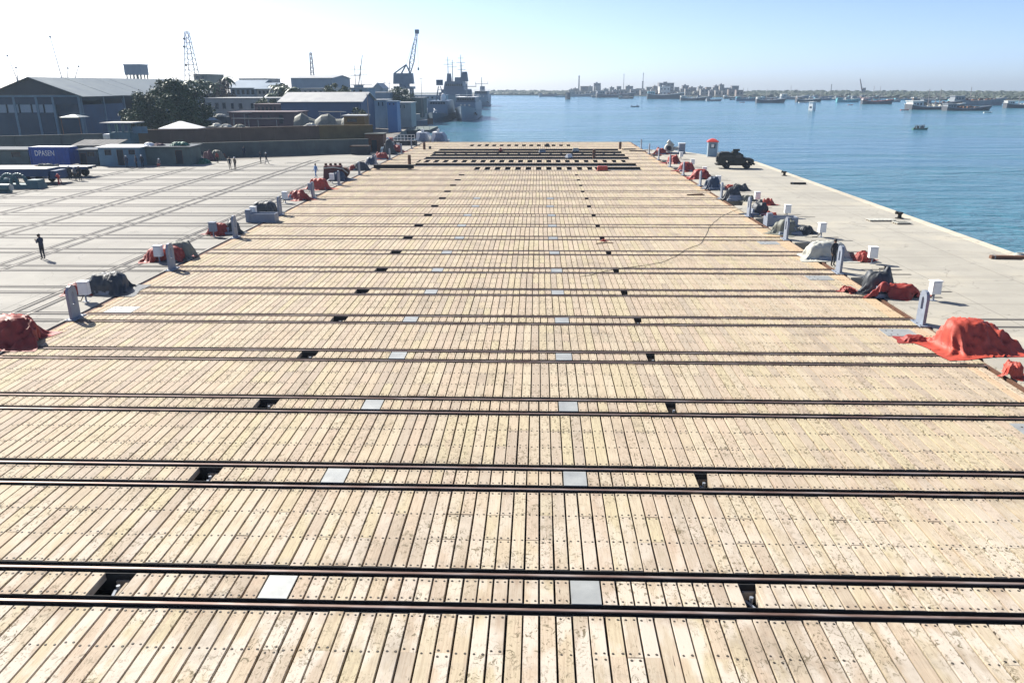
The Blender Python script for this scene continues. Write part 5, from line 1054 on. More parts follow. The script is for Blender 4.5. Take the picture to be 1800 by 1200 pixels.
for i, (px0, py0, px1, py1) in enumerate(((30, 140, 13, 98), (32, 142, 28, 119), (119, 140, 119, 120), (132, 138, 138, 117), (108, 135, 88, 65))):
    Y = 700; a, b = at(px0, py0, Y), at(px1, py1, Y); o = thing('distant_crane', ['faint crane jib at the far left of the sky', 'short vertical derrick beside the far left jib', 'faint upright derrick above the warehouse ridge', 'small leaning jib with a hook above the warehouse roof', 'very pale tall jib far behind the warehouse'][i], 'crane', (a.x, Y, 0)); m = MB(); m.cyl((0, 0, 0), (0, 0, a.z), 0.7, 0.6, 6); m.build('tower', M_MAST, o); m = MB(); m.cyl((0, 0, a.z), (b.x-a.x, 0, b.z), 0.45, 0.25, 5); m.build('jib', M_MAST, o); m = MB(); m.rot_box((b.x-a.x, 0, b.z), (1.2, 1.2, 1.5)); m.build('head', M_MAST, o)
# portal crane
Yc = 340; ba, pv, tip = at(711, 150, Yc), at(716, 137, Yc), at(733, 56, Yc); o = thing('harbour_crane', 'grey harbour crane with a long lattice jib raised over the ships', 'crane', (ba.x, Yc, 0))
M_CRANE = mat('crane_grey', (0.17, 0.21, 0.25), 0.55, 0.2, 0.5, 0, 0, 0.3)
for x in (-3, 3):
    for y in (-3, 3): m = MB(); m.box(x-0.4, x+0.4, y-0.4, y+0.4, 0, ba.z-1.5); m.build('leg', M_CRANE, o)
m = MB(); m.box(-4, 4, -4, 4, ba.z-1.5, ba.z-0.5); m.cyl((0, 0, ba.z-0.5), (0, 0, ba.z+0.5), 2.2, n=14); m.box(-4.5, 4.0, -1.8, 1.8, ba.z+0.5, pv.z+1.8, 0, 0.3, 0.2); m.build('machinery_house', M_CRANE, o)
ap = at(714, 114, Yc); m = MB()
for q1, q2 in (((-4, pv.z+1.8), (ap.x-ba.x, ap.z)), ((-1.0, pv.z+1.8), (ap.x-ba.x, ap.z)), ((2.6, pv.z+1.8), (ap.x-ba.x, ap.z))):
    for y in (-0.9, 0.9): m.cyl((q1[0], y, q1[1]), (q2[0], y*0.6, q2[1]), 0.22, n=5)
m.build('a_frame', M_CRANE, o)
m = MB(); j0 = Vector((2.4, 0, pv.z+1.5)); j1 = Vector((tip.x-ba.x, 0, tip.z)); d = (j1-j0); nn = Vector((-d.z, 0, d.x)).normalized()
for s in (-1, 1):
    for y in (-0.7, 0.7): m.cyl(j0+Vector((0, y, 0))+nn*0.2*s, j0.lerp(j1, 0.3)+nn*0.9*s+Vector((0, y, 0)), 0.14, n=4); m.cyl(j0.lerp(j1, 0.3)+nn*0.9*s+Vector((0, y, 0)), j1+nn*0.25*s+Vector((0, y*0.5, 0)), 0.14, 0.1, 4)
for i in range(18):
    f0, f1 = i/18, (i+1)/18; wv = lambda f: (0.2+0.7*f/0.3) if f < 0.3 else (0.9-0.65*(f-0.3)/0.7)
    for y in (-0.6, 0.6): sgn = 1 if i % 2 else -1; m.cyl(j0.lerp(j1, f0)+nn*wv(f0)*sgn+Vector((0, y, 0)), j0.lerp(j1, f1)-nn*wv(f1)*sgn+Vector((0, y, 0)), 0.07, n=3)
m.build('jib', M_CRANE, o); m = MB(); m.rot_box(j1, (1.6, 1.4, 1.6)); m.build('jib_head', M_CRANE, o); m = MB(); m.cyl((ap.x-ba.x, 0, ap.z), j1, 0.06, n=4); m.cyl(j1, j1-Vector((0, 0, 14)), 0.05, n=4); m.build('hoist_rope', M_CRANE, o); m = MB(); m.rot_box(j1-Vector((0, 0, 14.5)), (0.6, 0.6, 1.1)); m.build('hook', M_CRANE, o)

# ================================================================== TREES
def tree(label, px, pyt, Y, rx, rz_, leafm, n=900, leaf=0.55, seed=1, trunk=None, pyb=None, name='tree'):
    """tapered trunk, limbs and a crown of small leaf faces in uneven clumps"""
    rg = random.Random(seed); top = at(px, pyt, Y); H = top.z; zc = max(H-rz_*0.95, rz_*0.6); o = thing(name, label, 'tree', (top.x, Y, -0.06))
    m = MB(); m.cyl((0, 0, 0), (0.15, 0, zc*0.55), rx*0.085, rx*0.06, 7); tips = []
    for i in range(7):
        a = rg.uniform(0, 6.28); e = Vector((math.cos(a)*rx*0.6, math.sin(a)*rx*0.6, zc+rg.uniform(-0.3, 0.6)*rz_)); m.cyl((0.15, 0, zc*rg.uniform(0.35, 0.55)), e, rx*0.04, rx*0.012, 5); tips.append(e)
    m.build('trunk', M_BARK, o); m = MB()
    cl = []
    for i in range(26):
        while True:
            v = Vector((rg.uniform(-1, 1), rg.uniform(-1, 1), rg.uniform(-1, 1)))
            if 0.25 < v.length < 1: break
        cl.append((Vector((v.x*rx, v.y*rx, zc+v.z*rz_))*1.0, rg.uniform(0.22, 0.42)*min(rx, rz_)))
    vs = []; fs = []
    for i in range(n):
        c, r_ = cl[i % len(cl)]
        while True:
            v = Vector((rg.gauss(0, 0.55), rg.gauss(0, 0.55), rg.gauss(0, 0.5)))
            if v.length < 1.3: break
        p_ = c+v*r_; p_.z = max(p_.z, 0.3); s = leaf*rg.uniform(0.5, 1.2); u = Vector((rg.gauss(0, 1), rg.gauss(0, 1), rg.gauss(0, 0.6))).normalized(); w_ = u.cross(Vector((rg.gauss(0, 1), rg.gauss(0, 1), rg.gauss(0, 1)))).normalized(); b_ = len(vs)
        vs += [p_-u*s*0.5, p_+w_*s*0.32, p_+u*s*0.5, p_-w_*s*0.32]; fs.append((b_, b_+1, b_+2, b_+3))
    m.add(vs, fs); m.build('crown', leafm, o); return o
def palm(label, px, pyt, Y, H_extra=0, seed=1, r=2.6):
    rg = random.Random(seed); top = at(px, pyt, Y); H = top.z-r*0.35; o = thing('palm_tree', label, 'palm', (top.x, Y, -0.06)); m = MB()
    pts = [Vector((0.3*math.sin(i*0.5), 0, H*i/6)) for i in range(7)]
    for i in range(6): m.cyl(pts[i], pts[i+1], 0.24-0.012*i, 0.23-0.012*i, 7)
    m.build('trunk', M_BARK, o); m = MB()
    for k in range(26):
        a = 6.283*k/26+rg.uniform(-0.15, 0.15); el = rg.uniform(-0.2, 1.1); d = Vector((math.cos(a), math.sin(a), 0)); pr_ = pts[-1].copy(); ln = r*rg.uniform(0.8, 1.15); sd_ = Vector((-d.y, d.x, 0)); prev = None
        for i in range(6):
            f = i/5; q = pts[-1]+d*ln*f*math.cos(el*0.6)+Vector((0, 0, ln*(math.sin(el)*f*0.9-0.85*f*f))); wd = 0.42*math.sin(math.pi*(0.15+0.85*f))*(1 if f < 1 else 0.1)+0.03; ring = (q-sd_*wd-Vector((0, 0, 0.18*wd)), q, q+sd_*wd-Vector((0, 0, 0.18*wd)))
            if prev: m.add([*prev, *ring], [(0, 1, 4, 3), (1, 2, 5, 4)])
            prev = ring
    m.build('crown', M_PALM, o); return o
tree('big dark spreading tree before the right end of the warehouse', 314, 149, 168, 5.4, 4.6, M_LEAF, 15000, 0.6, 11)
tree('dark leafy tree against the warehouse side wall', 258, 168, 170, 3.9, 3.6, M_LEAF, 8000, 0.55, 12)
tree('olive topped tree leaning over the big dark tree', 290, 146, 178, 3.6, 2.8, M_LEAF2, 5000, 0.5, 13)
tree('dark bush at the foot of the big tree', 342, 182, 164, 2.6, 3.4, M_LEAF, 5000, 0.5, 14)
tree('dark bush below the warehouse side wall', 228, 192, 172, 2.0, 2.0, M_LEAF, 2600, 0.5, 15)
tree('round green tree below the tall grey-blue workshop', 590, 149, 250, 4.2, 3.2, M_LEAF2, 4800, 0.6, 16)
tree('bushy green tree between the halls and the workshop', 505, 151, 262, 5.0, 3.6, M_LEAF, 5400, 0.65, 17)
tree('small olive tree on the storehouse front', 466, 172, 224, 3.2, 2.2, M_LEAF2, 3300, 0.5, 18)
tree('dark plum coloured tree left of the glazed hall', 392, 146, 262, 4.0, 4.0, mat('leaf_plum', (0.075, 0.055, 0.05), 0.7, 0.3, 0.6), 4500, 0.6, 19)
tree('round tree below the harbour crane', 705, 152, 300, 4.3, 4.6, M_LEAF, 5400, 0.7, 20)
tree('low bush right of the blue shed roof', 628, 190, 200, 2.2, 1.6, M_LEAF2, 700, 0.5, 21)
tree('hazy tree behind the pale sheds beyond the signal house', 688, 156, 330, 3.4, 3.0, M_LEAF, 900, 0.7, 22)
for i, (px, py, Y, lab) in enumerate(((349, 136, 240, 'palm with drooping fronds left of the storehouse'), (362, 139, 246, 'palm right of the grey flat-roofed block'), (398, 131, 268, 'tall palm rising above the plum coloured tree'), (376, 142, 250, 'short palm above the storehouse roof'), (493, 148, 258, 'palm left of the bushy green tree'), (482, 146, 262, 'palm beside the flagpole'), (513, 150, 256, 'palm growing out of the bushy green tree'), (334, 137, 236, 'palm at the foot of the tall lattice mast'), (476, 160, 250, 'small palm before the lower blue wing'))): palm(lab, px, py, Y, 0, 40+i, 3.0)
# ================================================================== SHIPS AND BOATS
M_NAVY1 = mat('naval_grey', (0.14, 0.195, 0.255), 0.5, 0.1, 0.4, 0, 0, 0.25); M_NAVY2 = mat('naval_dark_grey', (0.08, 0.12, 0.165), 0.5, 0.12, 0.4, 0, 0, 0.25); M_BOOT = mat('boot_topping', (0.03, 0.03, 0.035), 0.6)
def hull_mb(L, B, D, sheer_b, sheer_s, rake, flare=0.7, n=14):
    """hull along +y (bow), waterline z=0; half sections from keel to deck edge"""
    m = MB(); rings = []
    for i in range(n+1):
        t = i/n; y = -L/2+L*t
        bw = B/2*(0.86+0.14*min(1, t*5)) if t < 0.55 else B/2*max(0.0, 1-((t-0.55)/0.45)**2.2)
        dk_ = D+sheer_b*max(0, (t-0.35)/0.65)**2+sheer_s*max(0, (0.35-t)/0.35)**2
        wl = bw*(1.0 if t < 0.5 else max(0.0, 1-((t-0.5)/0.5)**1.7*flare)); bw = max(bw, 0.06); wl = max(wl*0.94, 0.03); yb = y+rake*max(0, (t-0.7)/0.3)**1.5
        rings.append([(-bw, yb, dk_), (-(bw*0.65+wl*0.35), y+(yb-y)*0.6, dk_*0.5), (-wl, y, 0.0), (-wl*0.5, y, -1.2), (wl*0.5, y, -1.2), (wl, y, 0.0), (bw*0.65+wl*0.35, y+(yb-y)*0.6, dk_*0.5), (bw, yb, dk_)])
    m.loft(rings); return m
def prismatic(o, name, mt, x0, x1, y0, y1, z0, z1, tx=0.2, ty=0.3, parent=None):
    m = MB(); m.box(x0, x1, y0, y1, z0, z1, 0, tx, ty); return m.build(name, mt, parent or o)
def warship(px, py, wpx, label, style, rz=R(180)):
    p = gp(px, py, WZ); sc = wpx/FPX*(p-EYE).dot(FW); B = sc
    o = thing('patrol_ship', label, 'naval ship', (p.x, p.y+(28 if style != 2 else 30), WZ), rz, 'grey naval ships at the far quay'); L = 56; g1, g2 = (M_NAVY1, M_NAVY2)
    hm_ = hull_mb(L, B, B*0.30 if style == 0 else B*0.42, B*(0.13 if style == 0 else 0.22), 0.0, 3.0); recalc(hm_.build('hull', g2 if style == 0 else g1, o)); D = B*0.30 if style == 0 else B*0.42
    m = MB(); m.loft([[(-B*0.475, y, -0.2), (-B*0.475, y, 0.35), (B*0.475, y, 0.35), (B*0.475, y, -0.2)] for y in (-L/2+0.2, L*0.02)]); m.build('boot_top', M_BOOT, o)
    yb = 28 if style else 26
    if style == 0:
        prismatic(o, 'superstructure', g1, -B*0.46, B*0.46, -14, 15, D*0.9, D+B*0.56, B*0.045, 2.2)
        zt = D+B*0.56
        for i in range(6): m = MB(); xx = -B*0.34+i*B*0.115; m.rot_box((xx+B*0.05, 13.3, zt-B*0.09), (B*0.092, 0.3, B*0.09), 0, 0, R(8)); m.build('bridge_window', M_GLASS, o)
        m = MB(); m.rot_box((0, 13.2, zt-B*0.015), (B*0.84, 0.4, B*0.03)); m.build('visor', g1, o)
        m = MB(); m.lathe([(1.2, D), (1.2, D+0.8), (0.8, D+1.6), (0.2, D+1.9)], 12, c=(0, 20, 0)); m.cyl((0, 20.5, D+1.3), (0, 24, D+2.0), 0.12, n=6); m.build('deck_gun', g1, o)
        m = MB(); m.tube([(-B*0.1, 23, D+0.3), (B*0.12, 16.5, D+B*0.24)], 0.18); m.build('jackstay', M_WHITE, o)
        mast = MB()
        for s in (-1, 1): mast.cyl((s*1.6, 6, zt), (s*0.4, 6, zt+B*0.62), 0.16, 0.1, 5); mast.cyl((s*1.6, 3, zt), (s*0.4, 5, zt+B*0.62), 0.16, 0.1, 5)
        for f in (0.25, 0.5, 0.75): mast.box(-1.5+f, 1.5-f, 3.5+f, 6.2-f*0.3, zt+B*0.62*f, zt+B*0.62*f+0.15)
        mast.build('mast', g2, o); m = MB(); m.box(-1.3, 1.3, 3.5, 5.5, zt+B*0.66, zt+B*0.9); m.build('radar', g2, o)
        m = MB(); m.lathe([(0.9, zt), (1.1, zt+1.4), (0.7, zt+2.6), (0.1, zt+3.0)], 12, c=(-1.8, 9, 0)); m.build('dome', M_WHITE, o)
        prismatic(o, 'funnel', g2, -1.4, 1.4, -6, -2, zt+0.001, zt+3.2, 0.3, 0.5)
    else:
        prismatic(o, 'forecastle', g1, -B*0.46, B*0.46, -26, 12, D*0.95, D+B*0.30, B*0.03, 0.5)
        prismatic(o, 'bridge', g2, -B*0.44, B*0.44, -12, 9.5, D+B*0.30+0.001, D+B*0.52, B*0.03, 0.6); zt = D+B*0.52
        for i in range(7): m = MB(); xx = -B*0.36+i*B*0.108; m.box(xx, xx+B*0.085, 9.0, 9.6, zt-B*0.12, zt-B*0.03); m.build('bridge_window', M_GLASS, o)
        m = MB(); m.box(-B*0.46, B*0.46, -10, 9.0, zt+0.001, zt+0.12)
        for s in (-1, 1): m.tube([(s*B*0.45, -10, zt+1.0), (s*B*0.45, 9, zt+1.0)], 0.05); [m.cyl((s*B*0.45, y, zt), (s*B*0.45, y, zt+1.0), 0.04, n=4) for y in (-10, -5, 0, 5, 9)]
        m.tube([(-B*0.45, 9, zt+1.0), (B*0.45, 9, zt+1.0)], 0.05); m.build('railing', M_WHITE, o)
        m = MB(); m.cyl((0, 2, zt), (0, 2, zt+B*0.85), 0.32, 0.18, 7); m.cyl((-B*0.42, 2, zt+B*0.45), (B*0.42, 2, zt+B*0.45), 0.16, n=6); [m.cyl((s*B*0.4, 2, zt+B*0.45), (s*B*0.4, 2, zt+B*0.58), 0.1, n=5) for s in (-1, 1)]; m.build('mast', g2, o)
        m = MB(); [m.cyl((s*B*0.18, 12.2, D+B*0.2), (s*B*0.18, 12.4, D+B*0.2), B*0.045, n=14) for s in (-1, 0.1, 1)]; m.build('reel', M_PALE, o)
        prismatic(o, 'funnel', g2, -B*0.16, B*0.16, -8, -3, zt+0.121, zt+B*0.3, B*0.02, 0.6)
        m = MB(); [m.cyl((s*B*0.45, 14, D*0.7), (s*B*0.49, 12, D*0.55), 0.4, 0.4, 8) for s in (-1, 1)]; m.build('anchor', M_BOOT, o)
    return o
warship(762, 216, 41, 'grey patrol ship with a slab-sided bridge, moored bow on at left', 0)
warship(812, 214, 42, 'grey naval ship with a tall flared bow, moored in the middle', 1)
warship(842, 188.5, 28, 'dark grey naval vessel with a cross mast farthest right of the moored ships', 2)
# larger warship behind, seen bow-on with lattice mast
p = gp(795, 196, WZ); o = thing('warship', 'big dark grey warship with crowded masts behind the two moored ships', 'naval ship', (p.x-2, p.y+45, WZ), R(180), 'grey naval ships at the far quay')
B = 17; recalc(hull_mb(90, B, 6.5, 2.5, 0, 5).build('hull', M_NAVY2, o)); prismatic(o, 'superstructure', M_NAVY2, -7.4, 7.4, -30, 20, 6.0, 11.5, 0.6, 1.5); prismatic(o, 'bridge', M_NAVY2, -6, 6, -8, 16, 11.501, 16, 0.8, 1.2); prismatic(o, 'funnel', M_NAVY2, -2.6, 2.6, -20, -12, 11.501, 18.5, 0.5, 0.8)
for i in range(8): m = MB(); m.box(-5+i*1.25, -4.2+i*1.25, 15.2, 15.9, 13.4, 14.6); m.build('bridge_window', M_GLASS, o)
for x, y, h in ((-3.4, 4, 31), (1.2, 8, 28), (5.0, -2, 30), (-1, -26, 27)):
    m = MB(); m.cyl((x, y, 11), (x, y, h), 0.35, 0.15, 6); m.cyl((x-2.6, y, h*0.86), (x+2.6, y, h*0.86), 0.13, n=5); m.cyl((x-1.6, y, h*0.94), (x+1.6, y, h*0.94), 0.1, n=5); m.build('mast', M_NAVY2, o)
m = MB(); m.box(-7.5, -3.5, 0, 4, 16.001, 21.5, 0, 0.6, 0.6); m.build('radar_tower', M_NAVY2, o); m = MB(); m.box(2.2, 5.2, 3, 6, 16.001, 20.5, 0, 0.4, 0.4); m.build('director', M_NAVY2, o)
for px, py, lab in ((786, 207, 'white inflatable fender boat between the two moored ships'),):
    p = gp(px, py, WZ); o = thing('tender', lab, 'boat', (p.x, p.y+3, WZ)); recalc(hull_mb(7, 2.6, 0.9, 0.5, 0, 0.6).build('hull', M_BOOT, o, rz=R(180))); m = MB(); m.box(-0.9, 0.9, -2, 0.8, 0.8, 2.3, 0, 0.2, 0.2); m.build('cabin', M_WHITE, o)
# craft and pontoons between the wall and the ships
def small_boat(px, py, L, B, hullm, cabm, label, rz=0, cab=True, name='workboat'):
    p = gp(px, py, WZ); o = thing(name, label, 'boat', (p.x, p.y, WZ), rz)
    recalc(hull_mb(L, B, B*0.36, B*0.22, B*0.08, L*0.06).build('hull', hullm, o)); m = MB()
    if cab: m.box(-B*0.3, B*0.3, -L*0.35, -L*0.05, B*0.34, B*0.85, 0, 0.1, 0.15); c = m.build('cabin', cabm, o); m = MB(); m.box(-B*0.26, B*0.26, -L*0.05-0.12, -L*0.05-0.02, B*0.58, B*0.76); m.build('window', M_GLASS, c); m = MB(); m.cyl((0, -L*0.2, B*0.85), (0, -L*0.2, B*1.6), 0.07, n=5); m.build('mast', M_MAST, o)
    m = MB(); m.loft([[(-B*0.36, y, B*0.3), (B*0.36, y, B*0.3), (B*0.36, y, B*0.345), (-B*0.36, y, B*0.345)] for y in (-L*0.45, L*0.2)]); m.build('deck', M_DECKW, o); return o
small_boat(712, 222, 16, 5.0, M_NAVY2, M_CREAM, 'dark workboat moored below the cream waterfront building', R(100)); small_boat(728, 218, 14, 4.4, M_RUST, M_PALE, 'rust brown workboat left of the patrol ship', R(110)); small_boat(738, 208, 15, 5, M_NAVY2, M_WHITE, 'white and dark workboat behind the rust brown one', R(110))
def pontoon(px, py, w_, l_, h_, label):
    p = gp(px, py, WZ); o = thing('pontoon', label, 'pontoon', (p.x, p.y, WZ)); m = MB(); m.box(-w_/2, w_/2, 0, l_, -0.5, h_, 0, 0.1, 0.1); m.build('float', M_DARK, o); m = MB(); m.box(-w_/2, w_/2, 0, l_, h_+0.001, h_+0.12); m.build('deck', M_HGREY, o)
    for i in range(5): m = MB(); x = -w_/2+w_*i/4.001; m.cyl((x, 0.1, h_), (x, 0.1, h_+1.1), 0.06, n=5); m.build('stanchion', M_STEEL, o)
pontoon(690, 243, 14, 6, 2.0, 'dark pontoon jetty right of the block house'); pontoon(735, 234, 7, 22, 0.8, 'low dark floating jetty pointing at the patrol ship')
for i, (px, w_) in enumerate(((747, 4.6), (774, 4.6))):                     # domed cabin boats beyond the deck
    p = gp(px, 252, WZ); p = at(px, 251, 174); o = thing('lifeboat', ['enclosed white and blue-grey lifeboat beyond the far left deck corner, left one', 'enclosed white and blue-grey lifeboat beyond the far left deck corner, right one'][i], 'lifeboat', (p.x, 174, WZ), 0, 'lifeboats beyond the deck')
    recalc(hull_mb(9, 3.6, 2.2, 0.5, 0.2, 0.6).build('hull', M_NAVY2, o, rz=R(180)))
    m = MB(); m.loft([[(-1.5*s, y, 2.2), (-1.35*s, y, 3.3*h), (-0.7*s, y, 4.2*h), (0.7*s, y, 4.2*h), (1.35*s, y, 3.3*h), (1.5*s, y, 2.2)] for y, s, h in ((-3.6, 0.6, 0.75), (-2.8, 0.95, 0.98), (0, 1, 1), (2.8, 0.9, 0.95), (3.6, 0.5, 0.72))]); m.build('canopy', M_LUG, o)
    m = MB(); m.box(-1.5, -0.5, -3.4, 1.5, 2.3, 4.3, 0, 0.15, 0.3); m.build('wheelhouse', M_WHITE, o); m = MB(); m.box(-0.4, 0.1, -2, -1.4, 4.21, 4.9); m.build('hatch', M_WHITE, o)
o = thing('railing_barge', 'small barge with white railings and red stores beside the far left deck corner', 'barge', (at(722, 262, 158).x-1.2, 158, 0)); m = MB(); m.box(-2.2, 2.2, 0, 2.4, 0.01, 0.9); m.build('deck_house', M_DARK, o); m = MB()
for i in range(7): m.cyl((-2.1+0.7*i, 0.05, 0.9), (-2.1+0.7*i, 0.05, 2.1), 0.05, n=5)
for z in (1.5, 2.1): m.cyl((-2.1, 0.05, z), (2.1, 0.05, z), 0.05, n=5)
m.build('railing', M_WHITE, o); m = MB(); m.box(-3.9, -2.3, -0.5, 1.2, 0.01, 1.5, 0, 0.2, 0.2); m.build('stores', M_RED, o)
for i, (px, py, w_, h_, mt, lab) in enumerate(((685, 268, 3.4, 2.4, M_PALE, 'pale sand heap beside the wall end'), (694, 272, 3.2, 3.0, M_CHAR, 'tall charcoal tarpaulin peak at the far left of the deck'), (672, 270, 2.2, 1.4, M_PALEBL, 'light blue sacks beside the wall end'), (703, 270, 1.6, 1.8, M_WHITE, 'white sheet beside the charcoal peak'), (679, 258, 3.0, 2.0, M_WHITE, 'white crates heap behind the sand'))):
    p = gp(px, py); p.x = min(p.x, -26.2); tag(tarp_mb(w_, 2.0, h_, 140+i, crumple=0.3, lump=-0.3).build('covered_stores', mt, None, (p.x, p.y+1, -0.04), 0, True), lab, 'stores')

# dhows and fishing boats
HUES = {'dark': (0.07, 0.075, 0.085), 'blue': (0.06, 0.13, 0.22), 'teal': (0.10, 0.34, 0.38), 'brown': (0.13, 0.085, 0.06), 'white': (0.62, 0.62, 0.58), 'grey': (0.22, 0.24, 0.26), 'red': (0.45, 0.12, 0.09), 'green': (0.05, 0.14, 0.10)}
def dhow(px, py, lpx, hue, cabin, label, flip=1, masts=1, hpx=None, stern='white', group='wooden boats in the harbour', deep=1.0):
    p = gp(px, py, WZ); s = lpx/FPX*(p-EYE).dot(FW); L = s; B = L*0.27; D = L*0.085*deep
    hm_ = mat('hull_'+hue, HUES[hue], 0.6, 0.2, 0.3, 0, 0, 0.3); cm_ = mat('hull_'+cabin, HUES[cabin], 0.6, 0.2, 0.3, 0, 0, 0.3); sm_ = mat('hull_'+stern, HUES[stern], 0.6, 0.2, 0.3, 0, 0, 0.3)
    o = thing('dhow', label, 'wooden boat', (p.x, p.y, WZ), R(-90)*flip+random.uniform(-0.12, 0.12), group)
    recalc(hull_mb(L*0.92, B, D, L*0.055, L*0.045, L*0.08, 0.6).build('hull', hm_, o))
    m = MB(); n = 10; pts = {-1: [], 1: []}
    for i in range(n+1):
        t = i/n; y = -L*0.46+L*0.92*t; bw = B/2*(0.86+0.14*min(1, t*5)) if t < 0.55 else B/2*max(0.0, 1-((t-0.55)/0.45)**2.2); z = D+L*0.055*max(0, (t-0.35)/0.65)**2+L*0.045*max(0, (0.35-t)/0.35)**2
        for sg in (-1, 1): pts[sg].append(Vector((sg*max(bw, 0.06)*1.02, y+L*0.08*max(0, (t-0.7)/0.3)**1.5, z)))
    for sg in (-1, 1): m.tube(pts[sg], L*0.008+0.05, 4)
    m.build('gunwale', sm_, o)
    m = MB(); m.box(-B*0.38, B*0.38, -L*0.45, -L*0.26, D*0.9, D+L*0.085, 0, 0.1, 0.1); c = m.build('deckhouse', cm_, o); m = MB(); m.box(-B*0.42, B*0.42, -L*0.46, -L*0.24, D+L*0.086, D+L*0.096); m.build('roof', sm_, c)
    for i in range(3): m = MB(); y = -L*0.43+i*L*0.055; m.box(-B*0.385, -B*0.36, y, y+L*0.03, D+L*0.03, D+L*0.065); m.build('window', M_GLASS, c); m = MB(); m.box(B*0.36, B*0.385, y, y+L*0.03, D+L*0.03, D+L*0.065); m.build('window', M_GLASS, c)
    m = MB(); m.box(-B*0.34, B*0.34, -L*0.22, L*0.26, D*0.7, D*1.02); m.build('deck', M_DECKW, o)
    rg = random.Random(int(px*7)); m = MB()
    for i in range(11 if lpx < 80 else 34): x, y = rg.uniform(-0.36, 0.36)*B, rg.uniform(-0.22, 0.34)*L; w2 = L*rg.uniform(0.012, 0.03); m.box(x-w2, x+w2, y-w2, y+w2, D*1.021, D*1.02+L*rg.uniform(0.015, 0.05), 0, w2*0.2, w2*0.2)
    cg = m.build('cargo', M_PALE if rg.random() < 0.5 else M_RUST, o); cg['kind'] = 'stuff'
    for i in range(masts): m = MB(); y = -L*0.12+i*L*0.2; h_ = L*0.34 if hpx is None else hpx/FPX*(p-EYE).dot(FW); m.cyl((0, y, D), (0, y-L*0.01, h_), L*0.007+0.05, L*0.004+0.03, 5); q_ = m.build('mast', M_MAST, o); m = MB(); m.cyl((0, y, D+h_*0.25), (0, y+L*0.17, h_*0.72), L*0.004+0.03, n=4); m.build('boom', M_MAST, q_)
    return o
